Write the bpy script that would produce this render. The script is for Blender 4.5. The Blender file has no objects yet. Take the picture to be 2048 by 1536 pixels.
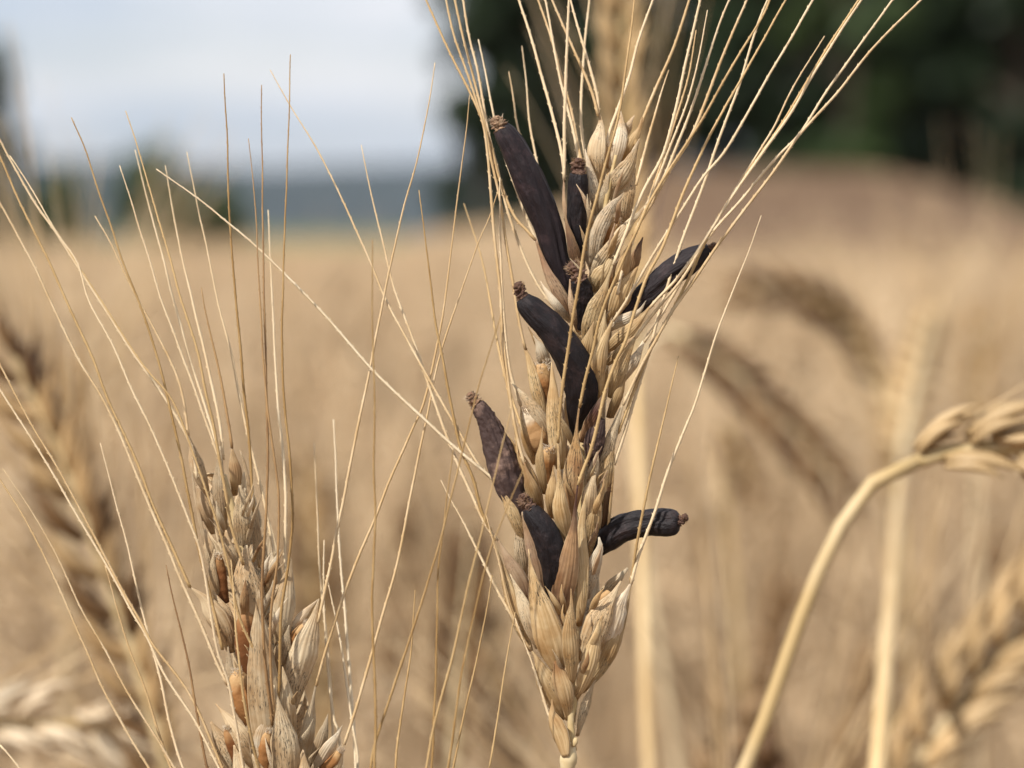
import bpy, math, random
from mathutils import Vector, Matrix, noise
R = math.radians
random.seed(7)
sc = bpy.context.scene
COL = sc.collection

# ------------------------------------------------------------------ camera
CAM_H = 1.05                      # eye level, about the top of the standing crop
TILT = R(2.71)
LENS, SENSOR = 110.8, 36.0
FPX = 2048 * LENS / SENSOR        # focal length in photograph pixels
FOCUS = 0.40
cam_d = bpy.data.cameras.new('camera'); cam = bpy.data.objects.new('camera', cam_d); COL.objects.link(cam)
cam.location = (0, 0, CAM_H); cam.rotation_euler = (R(90) - TILT, 0, 0)
cam_d.lens = LENS; cam_d.sensor_width = SENSOR; cam_d.clip_start = 0.01; cam_d.clip_end = 20000
cam_d.dof.use_dof = True; cam_d.dof.focus_distance = FOCUS - 0.003; cam_d.dof.aperture_fstop = 19.0
sc.camera = cam

# ------------------------------------------------------------------ sky, sun, exposure
SUN_TO = Vector((-0.50, -0.62, 0.74)).normalized()
SUN_EL = math.asin(SUN_TO.z); SUN_AZ = math.atan2(SUN_TO.x, SUN_TO.y)
w = bpy.data.worlds.new('World'); sc.world = w; w.use_nodes = True
nt = w.node_tree; N = nt.nodes; L = nt.links; N.clear()
wo = N.new('ShaderNodeOutputWorld'); bg = N.new('ShaderNodeBackground')
sky = N.new('ShaderNodeTexSky'); sky.sky_type = 'NISHITA'; sky.sun_disc = False
sky.sun_elevation = SUN_EL; sky.sun_rotation = SUN_AZ; sky.air_density = 1.0; sky.dust_density = 1.5
tc = N.new('ShaderNodeTexCoord'); mp = N.new('ShaderNodeMapping'); mp.inputs['Scale'].default_value = (1, 1, 5.0)
nz = N.new('ShaderNodeTexNoise'); nz.inputs['Scale'].default_value = 6.0; nz.inputs['Detail'].default_value = 5
nz.inputs['Roughness'].default_value = 0.5
rp = N.new('ShaderNodeValToRGB'); rp.color_ramp.elements[0].position = 0.40; rp.color_ramp.elements[0].color = (0.70, 0.70, 0.70, 1)
rp.color_ramp.elements[1].position = 0.60; rp.color_ramp.elements[1].color = (0.95, 0.95, 0.95, 1)
mx = N.new('ShaderNodeMix'); mx.data_type = 'RGBA'
rc = N.new('ShaderNodeValToRGB')                            # cloud: grey-blue to bright
rc.color_ramp.elements[0].position = 0.36; rc.color_ramp.elements[0].color = (0.60, 0.68, 0.80, 1)
rc.color_ramp.elements[1].position = 0.62; rc.color_ramp.elements[1].color = (0.94, 0.94, 0.98, 1)
nz2 = N.new('ShaderNodeTexNoise'); nz2.inputs['Scale'].default_value = 7.0; nz2.inputs['Detail'].default_value = 4
cm = N.new('ShaderNodeVectorMath'); cm.operation = 'SCALE'; cm.inputs['Scale'].default_value = 8.8
L.new(nz2.outputs['Fac'], rc.inputs[0]); L.new(rc.outputs[0], cm.inputs[0]); L.new(cm.outputs[0], mx.inputs['B'])
L.new(tc.outputs['Generated'], mp.inputs['Vector']); L.new(mp.outputs[0], nz.inputs['Vector']); L.new(mp.outputs[0], nz2.inputs['Vector'])
L.new(nz.outputs['Fac'], rp.inputs[0]); L.new(rp.outputs[0], mx.inputs['Factor'])
L.new(sky.outputs[0], mx.inputs['A']); L.new(mx.outputs['Result'], bg.inputs[0])
bg.inputs[1].default_value = 0.115
L.new(bg.outputs[0], wo.inputs[0])
sd = bpy.data.lights.new('sun', 'SUN'); sd.energy = 4.8; sd.angle = R(0.9); sd.color = (1.0, 0.945, 0.875)
sun = bpy.data.objects.new('sun', sd); COL.objects.link(sun)
sun.rotation_euler = (-SUN_TO).to_track_quat('-Z', 'Y').to_euler(); sun.location = (0, 0, 30)
sc.view_settings.view_transform = 'Standard'; sc.view_settings.look = 'None'
sc.view_settings.exposure = 0.05; sc.view_settings.gamma = 1.0
sc.render.engine = 'CYCLES'
sc.cycles.use_denoising = True
sc.cycles.max_bounces = 8; sc.cycles.transparent_max_bounces = 8
sc.cycles.sample_clamp_indirect = 4.0

# ------------------------------------------------------------------ helpers
CT, ST = math.cos(TILT), math.sin(TILT)
FW, UP, RT = Vector((0, CT, -ST)), Vector((0, ST, CT)), Vector((1, 0, 0))
CAMP = Vector((0, 0, CAM_H))
def P(x, y, D):                                   # photograph pixel + distance along the view axis -> world point
    return CAMP + D * FW + RT * ((x - 1024) / FPX * D) + UP * (-(y - 768) / FPX * D)
def link(name, me, mat=None, parent=None, loc=None):
    o = bpy.data.objects.new(name, me); COL.objects.link(o)
    if mat is not None and me is not None and not me.materials: me.materials.append(mat)
    if parent is not None: o.parent = parent
    if loc is not None: o.location = loc
    return o
def mesh(name, vs, fs, uvs=None, smooth=True):
    me = bpy.data.meshes.new(name); me.from_pydata([tuple(v) for v in vs], [], fs)
    if smooth: me.polygons.foreach_set('use_smooth', [True] * len(me.polygons))
    if uvs is not None:
        ul = me.uv_layers.new(name='UVMap')
        idx = [0] * len(me.loops); me.loops.foreach_get('vertex_index', idx)
        flat = []
        for i in idx: flat += uvs[i]
        ul.data.foreach_set('uv', flat)
    me.update(); return me
def thing(name, label, cat, loc, group=None, kind=None):
    o = bpy.data.objects.new(name, None); COL.objects.link(o); o.location = loc; o.empty_display_size = 0.01
    o['label'] = label; o['category'] = cat
    if group: o['group'] = group
    return o
def catmull(pts, n):                              # pts: tuples of floats; n samples evenly in arc length (first 2 comps)
    k = len(pts[0]); dense = []
    for i in range(len(pts) - 1):
        p0 = pts[max(i - 1, 0)]; p1 = pts[i]; p2 = pts[i + 1]; p3 = pts[min(i + 2, len(pts) - 1)]
        if i == 0: p0 = tuple(2 * a - b for a, b in zip(p1, p2))
        if i + 2 >= len(pts): p3 = tuple(2 * b - a for a, b in zip(p1, p2))
        for s in range(12):
            t = s / 12
            dense.append(tuple(0.5 * (2 * p1[c] + (p2[c] - p0[c]) * t + (2 * p0[c] - 5 * p1[c] + 4 * p2[c] - p3[c]) * t * t
                               + (3 * p1[c] - p0[c] - 3 * p2[c] + p3[c]) * t ** 3) for c in range(k)))
    dense.append(tuple(pts[-1]))
    cum = [0]
    m = min(k, 3) if k != 3 else 2
    for a, b in zip(dense, dense[1:]): cum.append(cum[-1] + math.sqrt(sum((a[c] - b[c]) ** 2 for c in range(m))))
    out = []; j = 0
    for s in range(n):
        t = cum[-1] * s / (n - 1)
        while j < len(cum) - 2 and cum[j + 1] < t: j += 1
        f = (t - cum[j]) / max(cum[j + 1] - cum[j], 1e-12); f = min(max(f, 0), 1)
        out.append(tuple(a + (b - a) * f for a, b in zip(dense[j], dense[j + 1])))
    return out
def frames(ps, hint):                             # tangents + side/normal; the normal stays near the hint vector
    out = []
    for i, p in enumerate(ps):
        t = (ps[min(i + 1, len(ps) - 1)] - ps[max(i - 1, 0)]).normalized()
        n = hint - t * hint.dot(t)
        if n.length < 1e-4: n = t.orthogonal()
        n.normalize(); out.append((t, t.cross(n).normalized(), n))
    return out

# ------------------------------------------------------------------ materials
def mat_new(name):
    m = bpy.data.materials.new(name); m.use_nodes = True; m.node_tree.nodes.clear()
    return m, m.node_tree.nodes, m.node_tree.links
def nd(N, t, **kw):
    n = N.new(t)
    for k, v in kw.items():
        if k in n.inputs: n.inputs[k].default_value = v
        else: setattr(n, k, v)
    return n
def ramp(N, stops):
    r = N.new('ShaderNodeValToRGB'); e = r.color_ramp.elements
    while len(e) < len(stops): e.new(0.5)
    for i, (p, c) in enumerate(stops):
        e[i].position = p; e[i].color = (*c, 1) if len(c) == 3 else c
    return r
def mixc(N, L, fac, a, b, blend='MIX'):
    m = N.new('ShaderNodeMix'); m.data_type = 'RGBA'; m.blend_type = blend
    for s, v in (('Factor', fac), ('A', a), ('B', b)):
        if isinstance(v, bpy.types.NodeSocket): L.new(v, m.inputs[s])
        elif s == 'Factor': m.inputs[s].default_value = v
        else: m.inputs[s].default_value = (*v, 1)
    return m.outputs['Result']
def straw(name, light, dark, spot=0.5, grey=0.0, stain=None, stain_amt=0.0, trans=0.16, rough=0.5, tipcol=None):
    """dry husk: lengthwise fibres in UV, mould flecks, blotches, a little light let through"""
    m, N, L = mat_new(name)
    out = nd(N, 'ShaderNodeOutputMaterial'); bs = nd(N, 'ShaderNodeBsdfPrincipled', Roughness=rough)
    bs.inputs['Specular IOR Level'].default_value = 0.35
    uv = nd(N, 'ShaderNodeUVMap'); oi = nd(N, 'ShaderNodeObjectInfo'); tc = nd(N, 'ShaderNodeTexCoord')
    ad = nd(N, 'ShaderNodeVectorMath', operation='ADD')
    L.new(uv.outputs[0], ad.inputs[0]); L.new(oi.outputs['Random'], ad.inputs[1])
    mp = nd(N, 'ShaderNodeMapping'); mp.inputs['Scale'].default_value = (16, 1.4, 1); L.new(ad.outputs[0], mp.inputs[0])
    fib = nd(N, 'ShaderNodeTexNoise', Scale=1.0, Detail=5, Roughness=0.65); L.new(mp.outputs[0], fib.inputs['Vector'])
    blo = nd(N, 'ShaderNodeTexNoise', Scale=260, Detail=4, Roughness=0.6); L.new(tc.outputs['Object'], blo.inputs['Vector'])
    r1 = ramp(N, [(0.30, dark), (0.62, light)]); L.new(fib.outputs[0], r1.inputs[0])
    hv = nd(N, 'ShaderNodeHueSaturation'); L.new(r1.outputs[0], hv.inputs['Color'])
    mr = nd(N, 'ShaderNodeMapRange'); mr.inputs[3].default_value = 0.80; mr.inputs[4].default_value = 1.12
    L.new(oi.outputs['Random'], mr.inputs[0]); L.new(mr.outputs[0], hv.inputs['Value'])
    c = hv.outputs[0]
    r2 = ramp(N, [(0.40, (1, 1, 1)), (0.66, (0.66, 0.50, 0.33))]); L.new(blo.outputs[0], r2.inputs[0])
    c = mixc(N, L, 0.8, c, r2.outputs[0], 'MULTIPLY')
    if grey > 0: c = mixc(N, L, grey, c, (0.46, 0.41, 0.34))
    if stain is not None:
        sn = nd(N, 'ShaderNodeTexNoise', Scale=150, Detail=3, Roughness=0.6); L.new(tc.outputs['Object'], sn.inputs['Vector'])
        rs = ramp(N, [(0.40, (0, 0, 0)), (0.62, (stain_amt,) * 3)]); L.new(sn.outputs[0], rs.inputs[0])
        c = mixc(N, L, rs.outputs[0], c, stain)
    if tipcol is not None:
        sx = nd(N, 'ShaderNodeSeparateXYZ'); L.new(uv.outputs[0], sx.inputs[0])
        rt = ramp(N, [(0.70, (0, 0, 0)), (1.0, (0.75,) * 3)]); L.new(sx.outputs[1], rt.inputs[0])
        c = mixc(N, L, rt.outputs[0], c, tipcol)
    if spot > 0:                                   # little dark flecks, gathered in patches
        mp2 = nd(N, 'ShaderNodeMapping'); mp2.inputs['Scale'].default_value = (34, 20, 1); L.new(ad.outputs[0], mp2.inputs[0])
        s1 = nd(N, 'ShaderNodeTexNoise', Scale=1.0, Detail=3, Roughness=0.7); L.new(mp2.outputs[0], s1.inputs['Vector'])
        s2 = nd(N, 'ShaderNodeTexNoise', Scale=190, Detail=2); L.new(tc.outputs['Object'], s2.inputs['Vector'])
        q1 = ramp(N, [(0.54, (0, 0, 0)), (0.60, (1, 1, 1))]); L.new(s1.outputs[0], q1.inputs[0])
        q2 = ramp(N, [(0.56 - 0.18 * spot, (0, 0, 0)), (0.62 - 0.1 * spot, (0.9,) * 3)]); L.new(s2.outputs[0], q2.inputs[0])
        mm = nd(N, 'ShaderNodeMath', operation='MULTIPLY'); L.new(q1.outputs[0], mm.inputs[0]); L.new(q2.outputs[0], mm.inputs[1])
        c = mixc(N, L, mm.outputs[0], c, (0.035, 0.028, 0.022))
    sx2 = nd(N, 'ShaderNodeSeparateXYZ'); L.new(uv.outputs[0], sx2.inputs[0])
    rm = ramp(N, [(0.0, (.55,) * 3), (0.10, (0, 0, 0)), (0.90, (0, 0, 0)), (1.0, (.55,) * 3)]); L.new(sx2.outputs[0], rm.inputs[0])   # thin dry margins
    c = mixc(N, L, rm.outputs[0], c, (0.84, 0.67, 0.42))
    L.new(c, bs.inputs['Base Color'])
    wv = nd(N, 'ShaderNodeTexWave', Scale=2.6, Distortion=1.2, Detail=2); wv.inputs['Detail Scale'].default_value = 1.0
    mp3 = nd(N, 'ShaderNodeMapping'); mp3.inputs['Scale'].default_value = (1, 0.05, 1)
    L.new(ad.outputs[0], mp3.inputs[0]); L.new(mp3.outputs[0], wv.inputs['Vector'])
    hs = nd(N, 'ShaderNodeMath', operation='MULTIPLY_ADD'); hs.inputs[1].default_value = 0.9
    L.new(fib.outputs[0], hs.inputs[0]); L.new(wv.outputs['Fac'], hs.inputs[2])
    bp = nd(N, 'ShaderNodeBump', Strength=0.30, Distance=0.00014); L.new(hs.outputs[0], bp.inputs['Height'])
    L.new(bp.outputs[0], bs.inputs['Normal'])
    tr = nd(N, 'ShaderNodeBsdfTranslucent'); L.new(c, tr.inputs[0])
    ms = nd(N, 'ShaderNodeMixShader'); ms.inputs[0].default_value = trans
    L.new(bs.outputs[0], ms.inputs[1]); L.new(tr.outputs[0], ms.inputs[2]); L.new(ms.outputs[0], out.inputs[0])
    return m
M = {}
M['cream'] = straw('husk_cream', (0.80, 0.61, 0.35), (0.50, 0.33, 0.14), spot=0.35)
M['pale'] = straw('husk_pale', (0.92, 0.82, 0.63), (0.74, 0.58, 0.38), spot=0.5)
M['tan'] = straw('husk_tan', (0.74, 0.54, 0.29), (0.44, 0.27, 0.11), spot=0.45, tipcol=(0.40, 0.24, 0.11))
M['spotted'] = straw('husk_spotted', (0.86, 0.72, 0.49), (0.60, 0.44, 0.25), spot=0.9, grey=0.05)
M['grey'] = straw('husk_grey', (0.72, 0.57, 0.37), (0.44, 0.31, 0.16), spot=0.9, grey=0.10)
M['greypale'] = straw('husk_greypale', (0.80, 0.64, 0.41), (0.54, 0.38, 0.20), spot=0.7, grey=0.05)
M['purple'] = straw('husk_purple', (0.56, 0.38, 0.21), (0.34, 0.19, 0.10), spot=0.4, stain=(0.085, 0.036, 0.028), stain_amt=0.95)
M['pink'] = straw('husk_pink', (0.78, 0.60, 0.39), (0.54, 0.36, 0.21), spot=0.35, stain=(0.28, 0.14, 0.09), stain_amt=0.55)
M['brown'] = straw('husk_brown', (0.22, 0.13, 0.07), (0.11, 0.06, 0.03), spot=0.6)
M['stain'] = straw('husk_stained', (0.76, 0.57, 0.32), (0.50, 0.32, 0.14), spot=0.45, stain=(0.26, 0.11, 0.04), stain_amt=0.75)
def simple_straw(name, a, b, scale, trans=0.15, rough=0.55, rnd=0.3):
    m, N, L = mat_new(name)
    out = nd(N, 'ShaderNodeOutputMaterial'); bs = nd(N, 'ShaderNodeBsdfPrincipled', Roughness=rough)
    bs.inputs['Specular IOR Level'].default_value = 0.35
    oi = nd(N, 'ShaderNodeObjectInfo'); tc = nd(N, 'ShaderNodeTexCoord')
    nz = nd(N, 'ShaderNodeTexNoise', Scale=scale, Detail=3); L.new(tc.outputs['Object'], nz.inputs['Vector'])
    ma = nd(N, 'ShaderNodeMath', operation='MULTIPLY_ADD'); ma.inputs[1].default_value = rnd * 2
    L.new(oi.outputs['Random'], ma.inputs[0])
    sb = nd(N, 'ShaderNodeMath', operation='ADD'); sb.inputs[1].default_value = -rnd
    L.new(nz.outputs[0], sb.inputs[0]); L.new(sb.outputs[0], ma.inputs[2])
    r = ramp(N, [(0.25, b), (0.70, a)]); L.new(ma.outputs[0], r.inputs[0]); L.new(r.outputs[0], bs.inputs['Base Color'])
    tr = nd(N, 'ShaderNodeBsdfTranslucent'); L.new(r.outputs[0], tr.inputs[0])
    ms = nd(N, 'ShaderNodeMixShader'); ms.inputs[0].default_value = trans
    L.new(bs.outputs[0], ms.inputs[1]); L.new(tr.outputs[0], ms.inputs[2]); L.new(ms.outputs[0], out.inputs[0])
    return m
M['awn'] = simple_straw('awn_straw', (0.80, 0.63, 0.40), (0.60, 0.41, 0.20), 300)
M['awn_gold'] = simple_straw('awn_gold', (0.60, 0.41, 0.19), (0.38, 0.23, 0.085), 300)
M['awn_brown'] = simple_straw('awn_brown', (0.44, 0.27, 0.12), (0.24, 0.13, 0.06), 300)
M['awn_pale'] = simple_straw('awn_pale', (0.84, 0.70, 0.48), (0.72, 0.55, 0.33), 300)
M['rachis'] = simple_straw('rachis_straw', (0.74, 0.60, 0.36), (0.56, 0.40, 0.18), 400)
M['stem'] = simple_straw('stem_straw', (0.72, 0.58, 0.36), (0.52, 0.37, 0.17), 60, trans=0.05)
M['stem_gold'] = simple_straw('stem_gold', (0.66, 0.48, 0.25), (0.52, 0.34, 0.14), 60, trans=0.05)
M['hair'] = simple_straw('hair_tan', (0.66, 0.46, 0.28), (0.40, 0.24, 0.13), 900, trans=0.4)
M['hair_pale'] = simple_straw('hair_pale', (0.88, 0.78, 0.62), (0.72, 0.58, 0.42), 900, trans=0.45)

def ergot_mat(name, base, patch, amt, rough=0.52, bump=1.0):
    m, N, L = mat_new(name)
    out = nd(N, 'ShaderNodeOutputMaterial'); bs = nd(N, 'ShaderNodeBsdfPrincipled', Roughness=rough)
    bs.inputs['Specular IOR Level'].default_value = 0.33
    uv = nd(N, 'ShaderNodeUVMap'); tc = nd(N, 'ShaderNodeTexCoord'); oi = nd(N, 'ShaderNodeObjectInfo')
    ad = nd(N, 'ShaderNodeVectorMath', operation='ADD'); L.new(tc.outputs['Object'], ad.inputs[0]); L.new(oi.outputs['Random'], ad.inputs[1])
    mp = nd(N, 'ShaderNodeMapping'); mp.inputs['Scale'].default_value = (22, 5, 1); L.new(uv.outputs[0], mp.inputs[0])
    lo = nd(N, 'ShaderNodeTexNoise', Scale=1.0, Detail=5, Roughness=0.65); L.new(mp.outputs[0], lo.inputs['Vector'])
    pa = nd(N, 'ShaderNodeTexNoise', Scale=420, Detail=5, Roughness=0.7); L.new(ad.outputs[0], pa.inputs['Vector'])
    fi = nd(N, 'ShaderNodeTexNoise', Scale=3500, Detail=3, Roughness=0.7); L.new(ad.outputs[0], fi.inputs['Vector'])
    r = ramp(N, [(0.50, (0, 0, 0)), (0.74, (amt,) * 3)]); L.new(pa.outputs[0], r.inputs[0])
    c = mixc(N, L, r.outputs[0], base, patch)
    rs = ramp(N, [(0.66, (0, 0, 0)), (0.76, (0.35,) * 3)]); L.new(fi.outputs[0], rs.inputs[0])
    c = mixc(N, L, rs.outputs[0], c, (0.11, 0.08, 0.07))
    L.new(c, bs.inputs['Base Color'])
    a = nd(N, 'ShaderNodeMath', operation='MULTIPLY_ADD'); a.inputs[1].default_value = 0.25
    L.new(fi.outputs[0], a.inputs[0]); L.new(lo.outputs[0], a.inputs[2])
    b = nd(N, 'ShaderNodeBump', Strength=bump, Distance=0.0003); L.new(a.outputs[0], b.inputs['Height']); L.new(b.outputs[0], bs.inputs['Normal'])
    L.new(bs.outputs[0], out.inputs[0]); return m
M['ergot'] = ergot_mat('ergot_black', (0.0110, 0.0080, 0.0092), (0.062, 0.038, 0.036), 0.65)
M['ergot_purple'] = ergot_mat('ergot_purple', (0.0160, 0.0105, 0.0125), (0.070, 0.042, 0.044), 0.75)
M['ergot_brown'] = ergot_mat('ergot_brown', (0.066, 0.040, 0.034), (0.34, 0.22, 0.165), 0.95, rough=0.7, bump=1.0)
M['ergot_cap'] = ergot_mat('ergot_cap', (0.13, 0.070, 0.048), (0.42, 0.27, 0.17), 0.9, rough=0.8, bump=1.0)
M['ergot_cap_tan'] = ergot_mat('ergot_cap_tan', (0.30, 0.17, 0.10), (0.62, 0.44, 0.28), 0.9, rough=0.8, bump=1.0)
def kernel_mat(name, body, top):
    m, N, L = mat_new(name)
    out = nd(N, 'ShaderNodeOutputMaterial'); bs = nd(N, 'ShaderNodeBsdfPrincipled', Roughness=0.62)
    bs.inputs['Specular IOR Level'].default_value = 0.3; bs.inputs['Subsurface Weight'].default_value = 0.0
    bs.inputs['Subsurface Radius'].default_value = (0.0012, 0.0006, 0.0003); bs.inputs['Subsurface Scale'].default_value = 1.0
    uv = nd(N, 'ShaderNodeUVMap'); tc = nd(N, 'ShaderNodeTexCoord'); sx = nd(N, 'ShaderNodeSeparateXYZ'); L.new(uv.outputs[0], sx.inputs[0])
    nz = nd(N, 'ShaderNodeTexNoise', Scale=500, Detail=4); L.new(tc.outputs['Object'], nz.inputs['Vector'])
    ma = nd(N, 'ShaderNodeMath', operation='MULTIPLY_ADD'); ma.inputs[1].default_value = 0.5; L.new(nz.outputs[0], ma.inputs[0]); L.new(sx.outputs[1], ma.inputs[2])
    r = ramp(N, [(0.20, tuple(v * 0.55 for v in body)), (0.85, body), (1.0, top)]); ma.inputs[1].default_value = .35
    L.new(ma.outputs[0], r.inputs[0]); L.new(r.outputs[0], bs.inputs['Base Color'])
    b = nd(N, 'ShaderNodeBump', Strength=0.9, Distance=0.0004); L.new(nz.outputs[0], b.inputs['Height']); L.new(b.outputs[0], bs.inputs['Normal'])
    L.new(bs.outputs[0], out.inputs[0]); return m
M['kernel'] = kernel_mat('kernel_orange', (0.36, 0.165, 0.055), (0.50, 0.31, 0.14))
M['kernel_dark'] = kernel_mat('kernel_brown', (0.22, 0.085, 0.027), (0.36, 0.19, 0.075))
M['kernel_pale'] = kernel_mat('kernel_pale', (0.52, 0.30, 0.13), (0.76, 0.62, 0.43))

# ------------------------------------------------------------------ piece builders (positions given as photo pixels + distance)
MM = 0.001
def husk(root, pts, z0, z1, mat, D0, roll=0.0, camber=0.44, name='husk', nu=20, nv=11, label=None):
    org = root.location
    s = catmull(pts, nu); u_ = [i / (nu - 1) for i in range(nu)]
    jit = random.uniform(-0.10, 0.10)
    ctr, hw = [], []
    for (x, y, h), u in zip(s, u_):
        D = D0 - (z0 + (z1 - z0) * u - (0.0 if z0 < -2 or pts[0][1] > 1505 and pts[0][0] > 1000 else 3.0) * (1 - u) ** 3) * MM
        ctr.append(P(x, y, D)); e_ = min(1, max(0, (u - .5) / .45)); hw.append(max(h * (1 - .42 * e_ * e_ * (3 - 2 * e_)), 0.35) * D / FPX)
    hint = (CAMP - ctr[len(ctr) // 2]).normalized()
    fr = frames(ctr, hint); rr = R(roll) + jit
    th = R(84); sm = math.sin(th); outer, inner, uvs = [], [], []
    seed = random.uniform(0, 50)
    for i, (c, h, (t, sd_, n)) in enumerate(zip(ctr, hw, fr)):
        n2 = n * math.cos(rr) + sd_ * math.sin(rr); s2 = sd_ * math.cos(rr) - n * math.sin(rr)
        for j in range(nv):
            v = -1 + 2 * j / (nv - 1); a = v * th
            wob = 1 + (0.06 + .16 * u_[i] ** 2) * noise.noise(Vector((u_[i] * 9 + seed, v * 1.5, seed))) + (.10 * u_[i] * noise.noise(Vector((u_[i] * 34 + seed, v, seed))) if abs(v) > .8 else 0)
            lat = h * math.sin(a) / sm * wob; dep = h * camber * (math.cos(a) - 0.35) + h * 0.03 * math.cos(v * 17) + h * .16 * noise.noise(Vector((u_[i] * 3.5 + seed, v * 2.2, seed + 5)))
            if abs(v) < 0.12: dep += h * 0.05                      # keel
            p = c + s2 * lat + n2 * dep - org
            outer.append(p); uvs.append(((v + 1) / 2, u_[i]))
    tck = 0.00013
    for i in range(nu):
        t, sd_, n = fr[i]
        for j in range(nv):
            v = -1 + 2 * j / (nv - 1); a = v * th * 0.8
            n2 = n * math.cos(rr) + sd_ * math.sin(rr); s2 = sd_ * math.cos(rr) - n * math.sin(rr)
            k = min(tck, hw[i] * 0.5)
            inner.append(outer[i * nv + j] - (n2 * math.cos(a) + s2 * math.sin(a)) * k)
    vs = outer + inner; K = nu * nv; fs = []
    for i in range(nu - 1):
        for j in range(nv - 1):
            a, b, c, d = i * nv + j, i * nv + j + 1, (i + 1) * nv + j + 1, (i + 1) * nv + j
            fs.append((a, d, c, b)); fs.append((K + a, K + b, K + c, K + d))
        for j in (0, nv - 1):
            a, d = i * nv + j, (i + 1) * nv + j
            fs.append((a, K + a, K + d, d) if j == 0 else (d, K + d, K + a, a))
    for i in (0, nu - 1):
        for j in range(nv - 1):
            a, b = i * nv + j, i * nv + j + 1
            fs.append((a, b, K + b, K + a) if i == 0 else (b, a, K + a, K + b))
    o = link(name, mesh(name, vs, fs, uvs + uvs), M[mat], root)
    if label: o['label'] = label
    return o
def tube_mesh(name, ps, rs, ns=6, hint=None, cap=True, uv=True):
    fr = frames(ps, hint or Vector((0.3, -1, 0.2))); vs, fs, uvs = [], [], []; n = len(ps)
    for i, (p, r, (t, s, b)) in enumerate(zip(ps, rs, fr)):
        for j in range(ns):
            a = 2 * math.pi * j / ns
            vs.append(p + s * (math.cos(a) * r) + b * (math.sin(a) * r)); uvs.append((j / ns, i / (n - 1)))
    for i in range(n - 1):
        for j in range(ns):
            k = (j + 1) % ns; fs.append((i * ns + j, i * ns + k, (i + 1) * ns + k, (i + 1) * ns + j))
    if cap: fs.append(tuple(range(ns))[::-1]); fs.append(tuple(range((n - 1) * ns, n * ns)))
    return vs, fs, uvs
def awn(root, pts, z0, z1, D0, r0=3.6, r1=0.9, mat='awn', barbs=True, parent=None, zb=0.0):
    """pts run from the TIP (top) to the BASE; z in mm towards the camera: z0 at base, z1 at tip"""
    org = root.location
    pts = pts[::-1]
    ln = sum(math.dist(a, b) for a, b in zip(pts, pts[1:])); n = max(8, int(ln / 14))
    s = catmull(pts, n); ps, rs = [], []
    sd = random.uniform(0, 99)
    for i, (x, y) in enumerate(s):
        u = i / (n - 1); D = D0 - (z0 + (z1 - z0) * u + zb * math.sin(u * math.pi)) * MM
        wx = 1.6 * noise.noise(Vector((u * ln / 90, sd, 0))) * min(1, u * 6)
        ps.append(P(x + wx, y, D) - org); rs.append((r0 + (r1 - r0) * u ** 1.5) * D / FPX * (1 + 0.10 * noise.noise(Vector((u * ln / 12, sd, 3)))))
    vs, fs, uvs = tube_mesh('awn', ps, rs, 5)
    if barbs:                                      # forward-pointing teeth along the edges
        fr = frames(ps, Vector((0.3, -1, 0.2))); step = 8.0; q = 6.0; k = 0
        seg = ln / (n - 1)
        while q < ln - 6:
            i = int(q / seg); f = q / seg - i
            if i >= n - 1: break
            c = ps[i].lerp(ps[i + 1], f); r = rs[i]; t, sv, b = fr[i]
            a = (0.35, math.pi + 0.2, 1.9, -1.4)[k % 4] + random.uniform(-.3, .3); k += 1
            d = sv * math.cos(a) + b * math.sin(a); e = t.cross(d)
            hgt = r * random.uniform(0.45, 0.85); lb = len(vs)
            lw = 3.2 * FOCUS / FPX
            vs += [c + d * r * 0.7 - t * lw, c + d * r * 0.7 + e * r * 0.5 + t * lw * .4, c + d * r * 0.7 - e * r * 0.5 + t * lw * .4, c + d * (r + hgt) + t * lw * 1.3]
            uvs += [(0, i / n)] * 4
            fs += [(lb, lb + 1, lb + 3), (lb, lb + 3, lb + 2), (lb + 1, lb + 2, lb + 3)]
            q += step * random.uniform(0.8, 1.3)
    return link('awn', mesh('awn', vs, fs, uvs), M[mat], parent or root)
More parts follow.
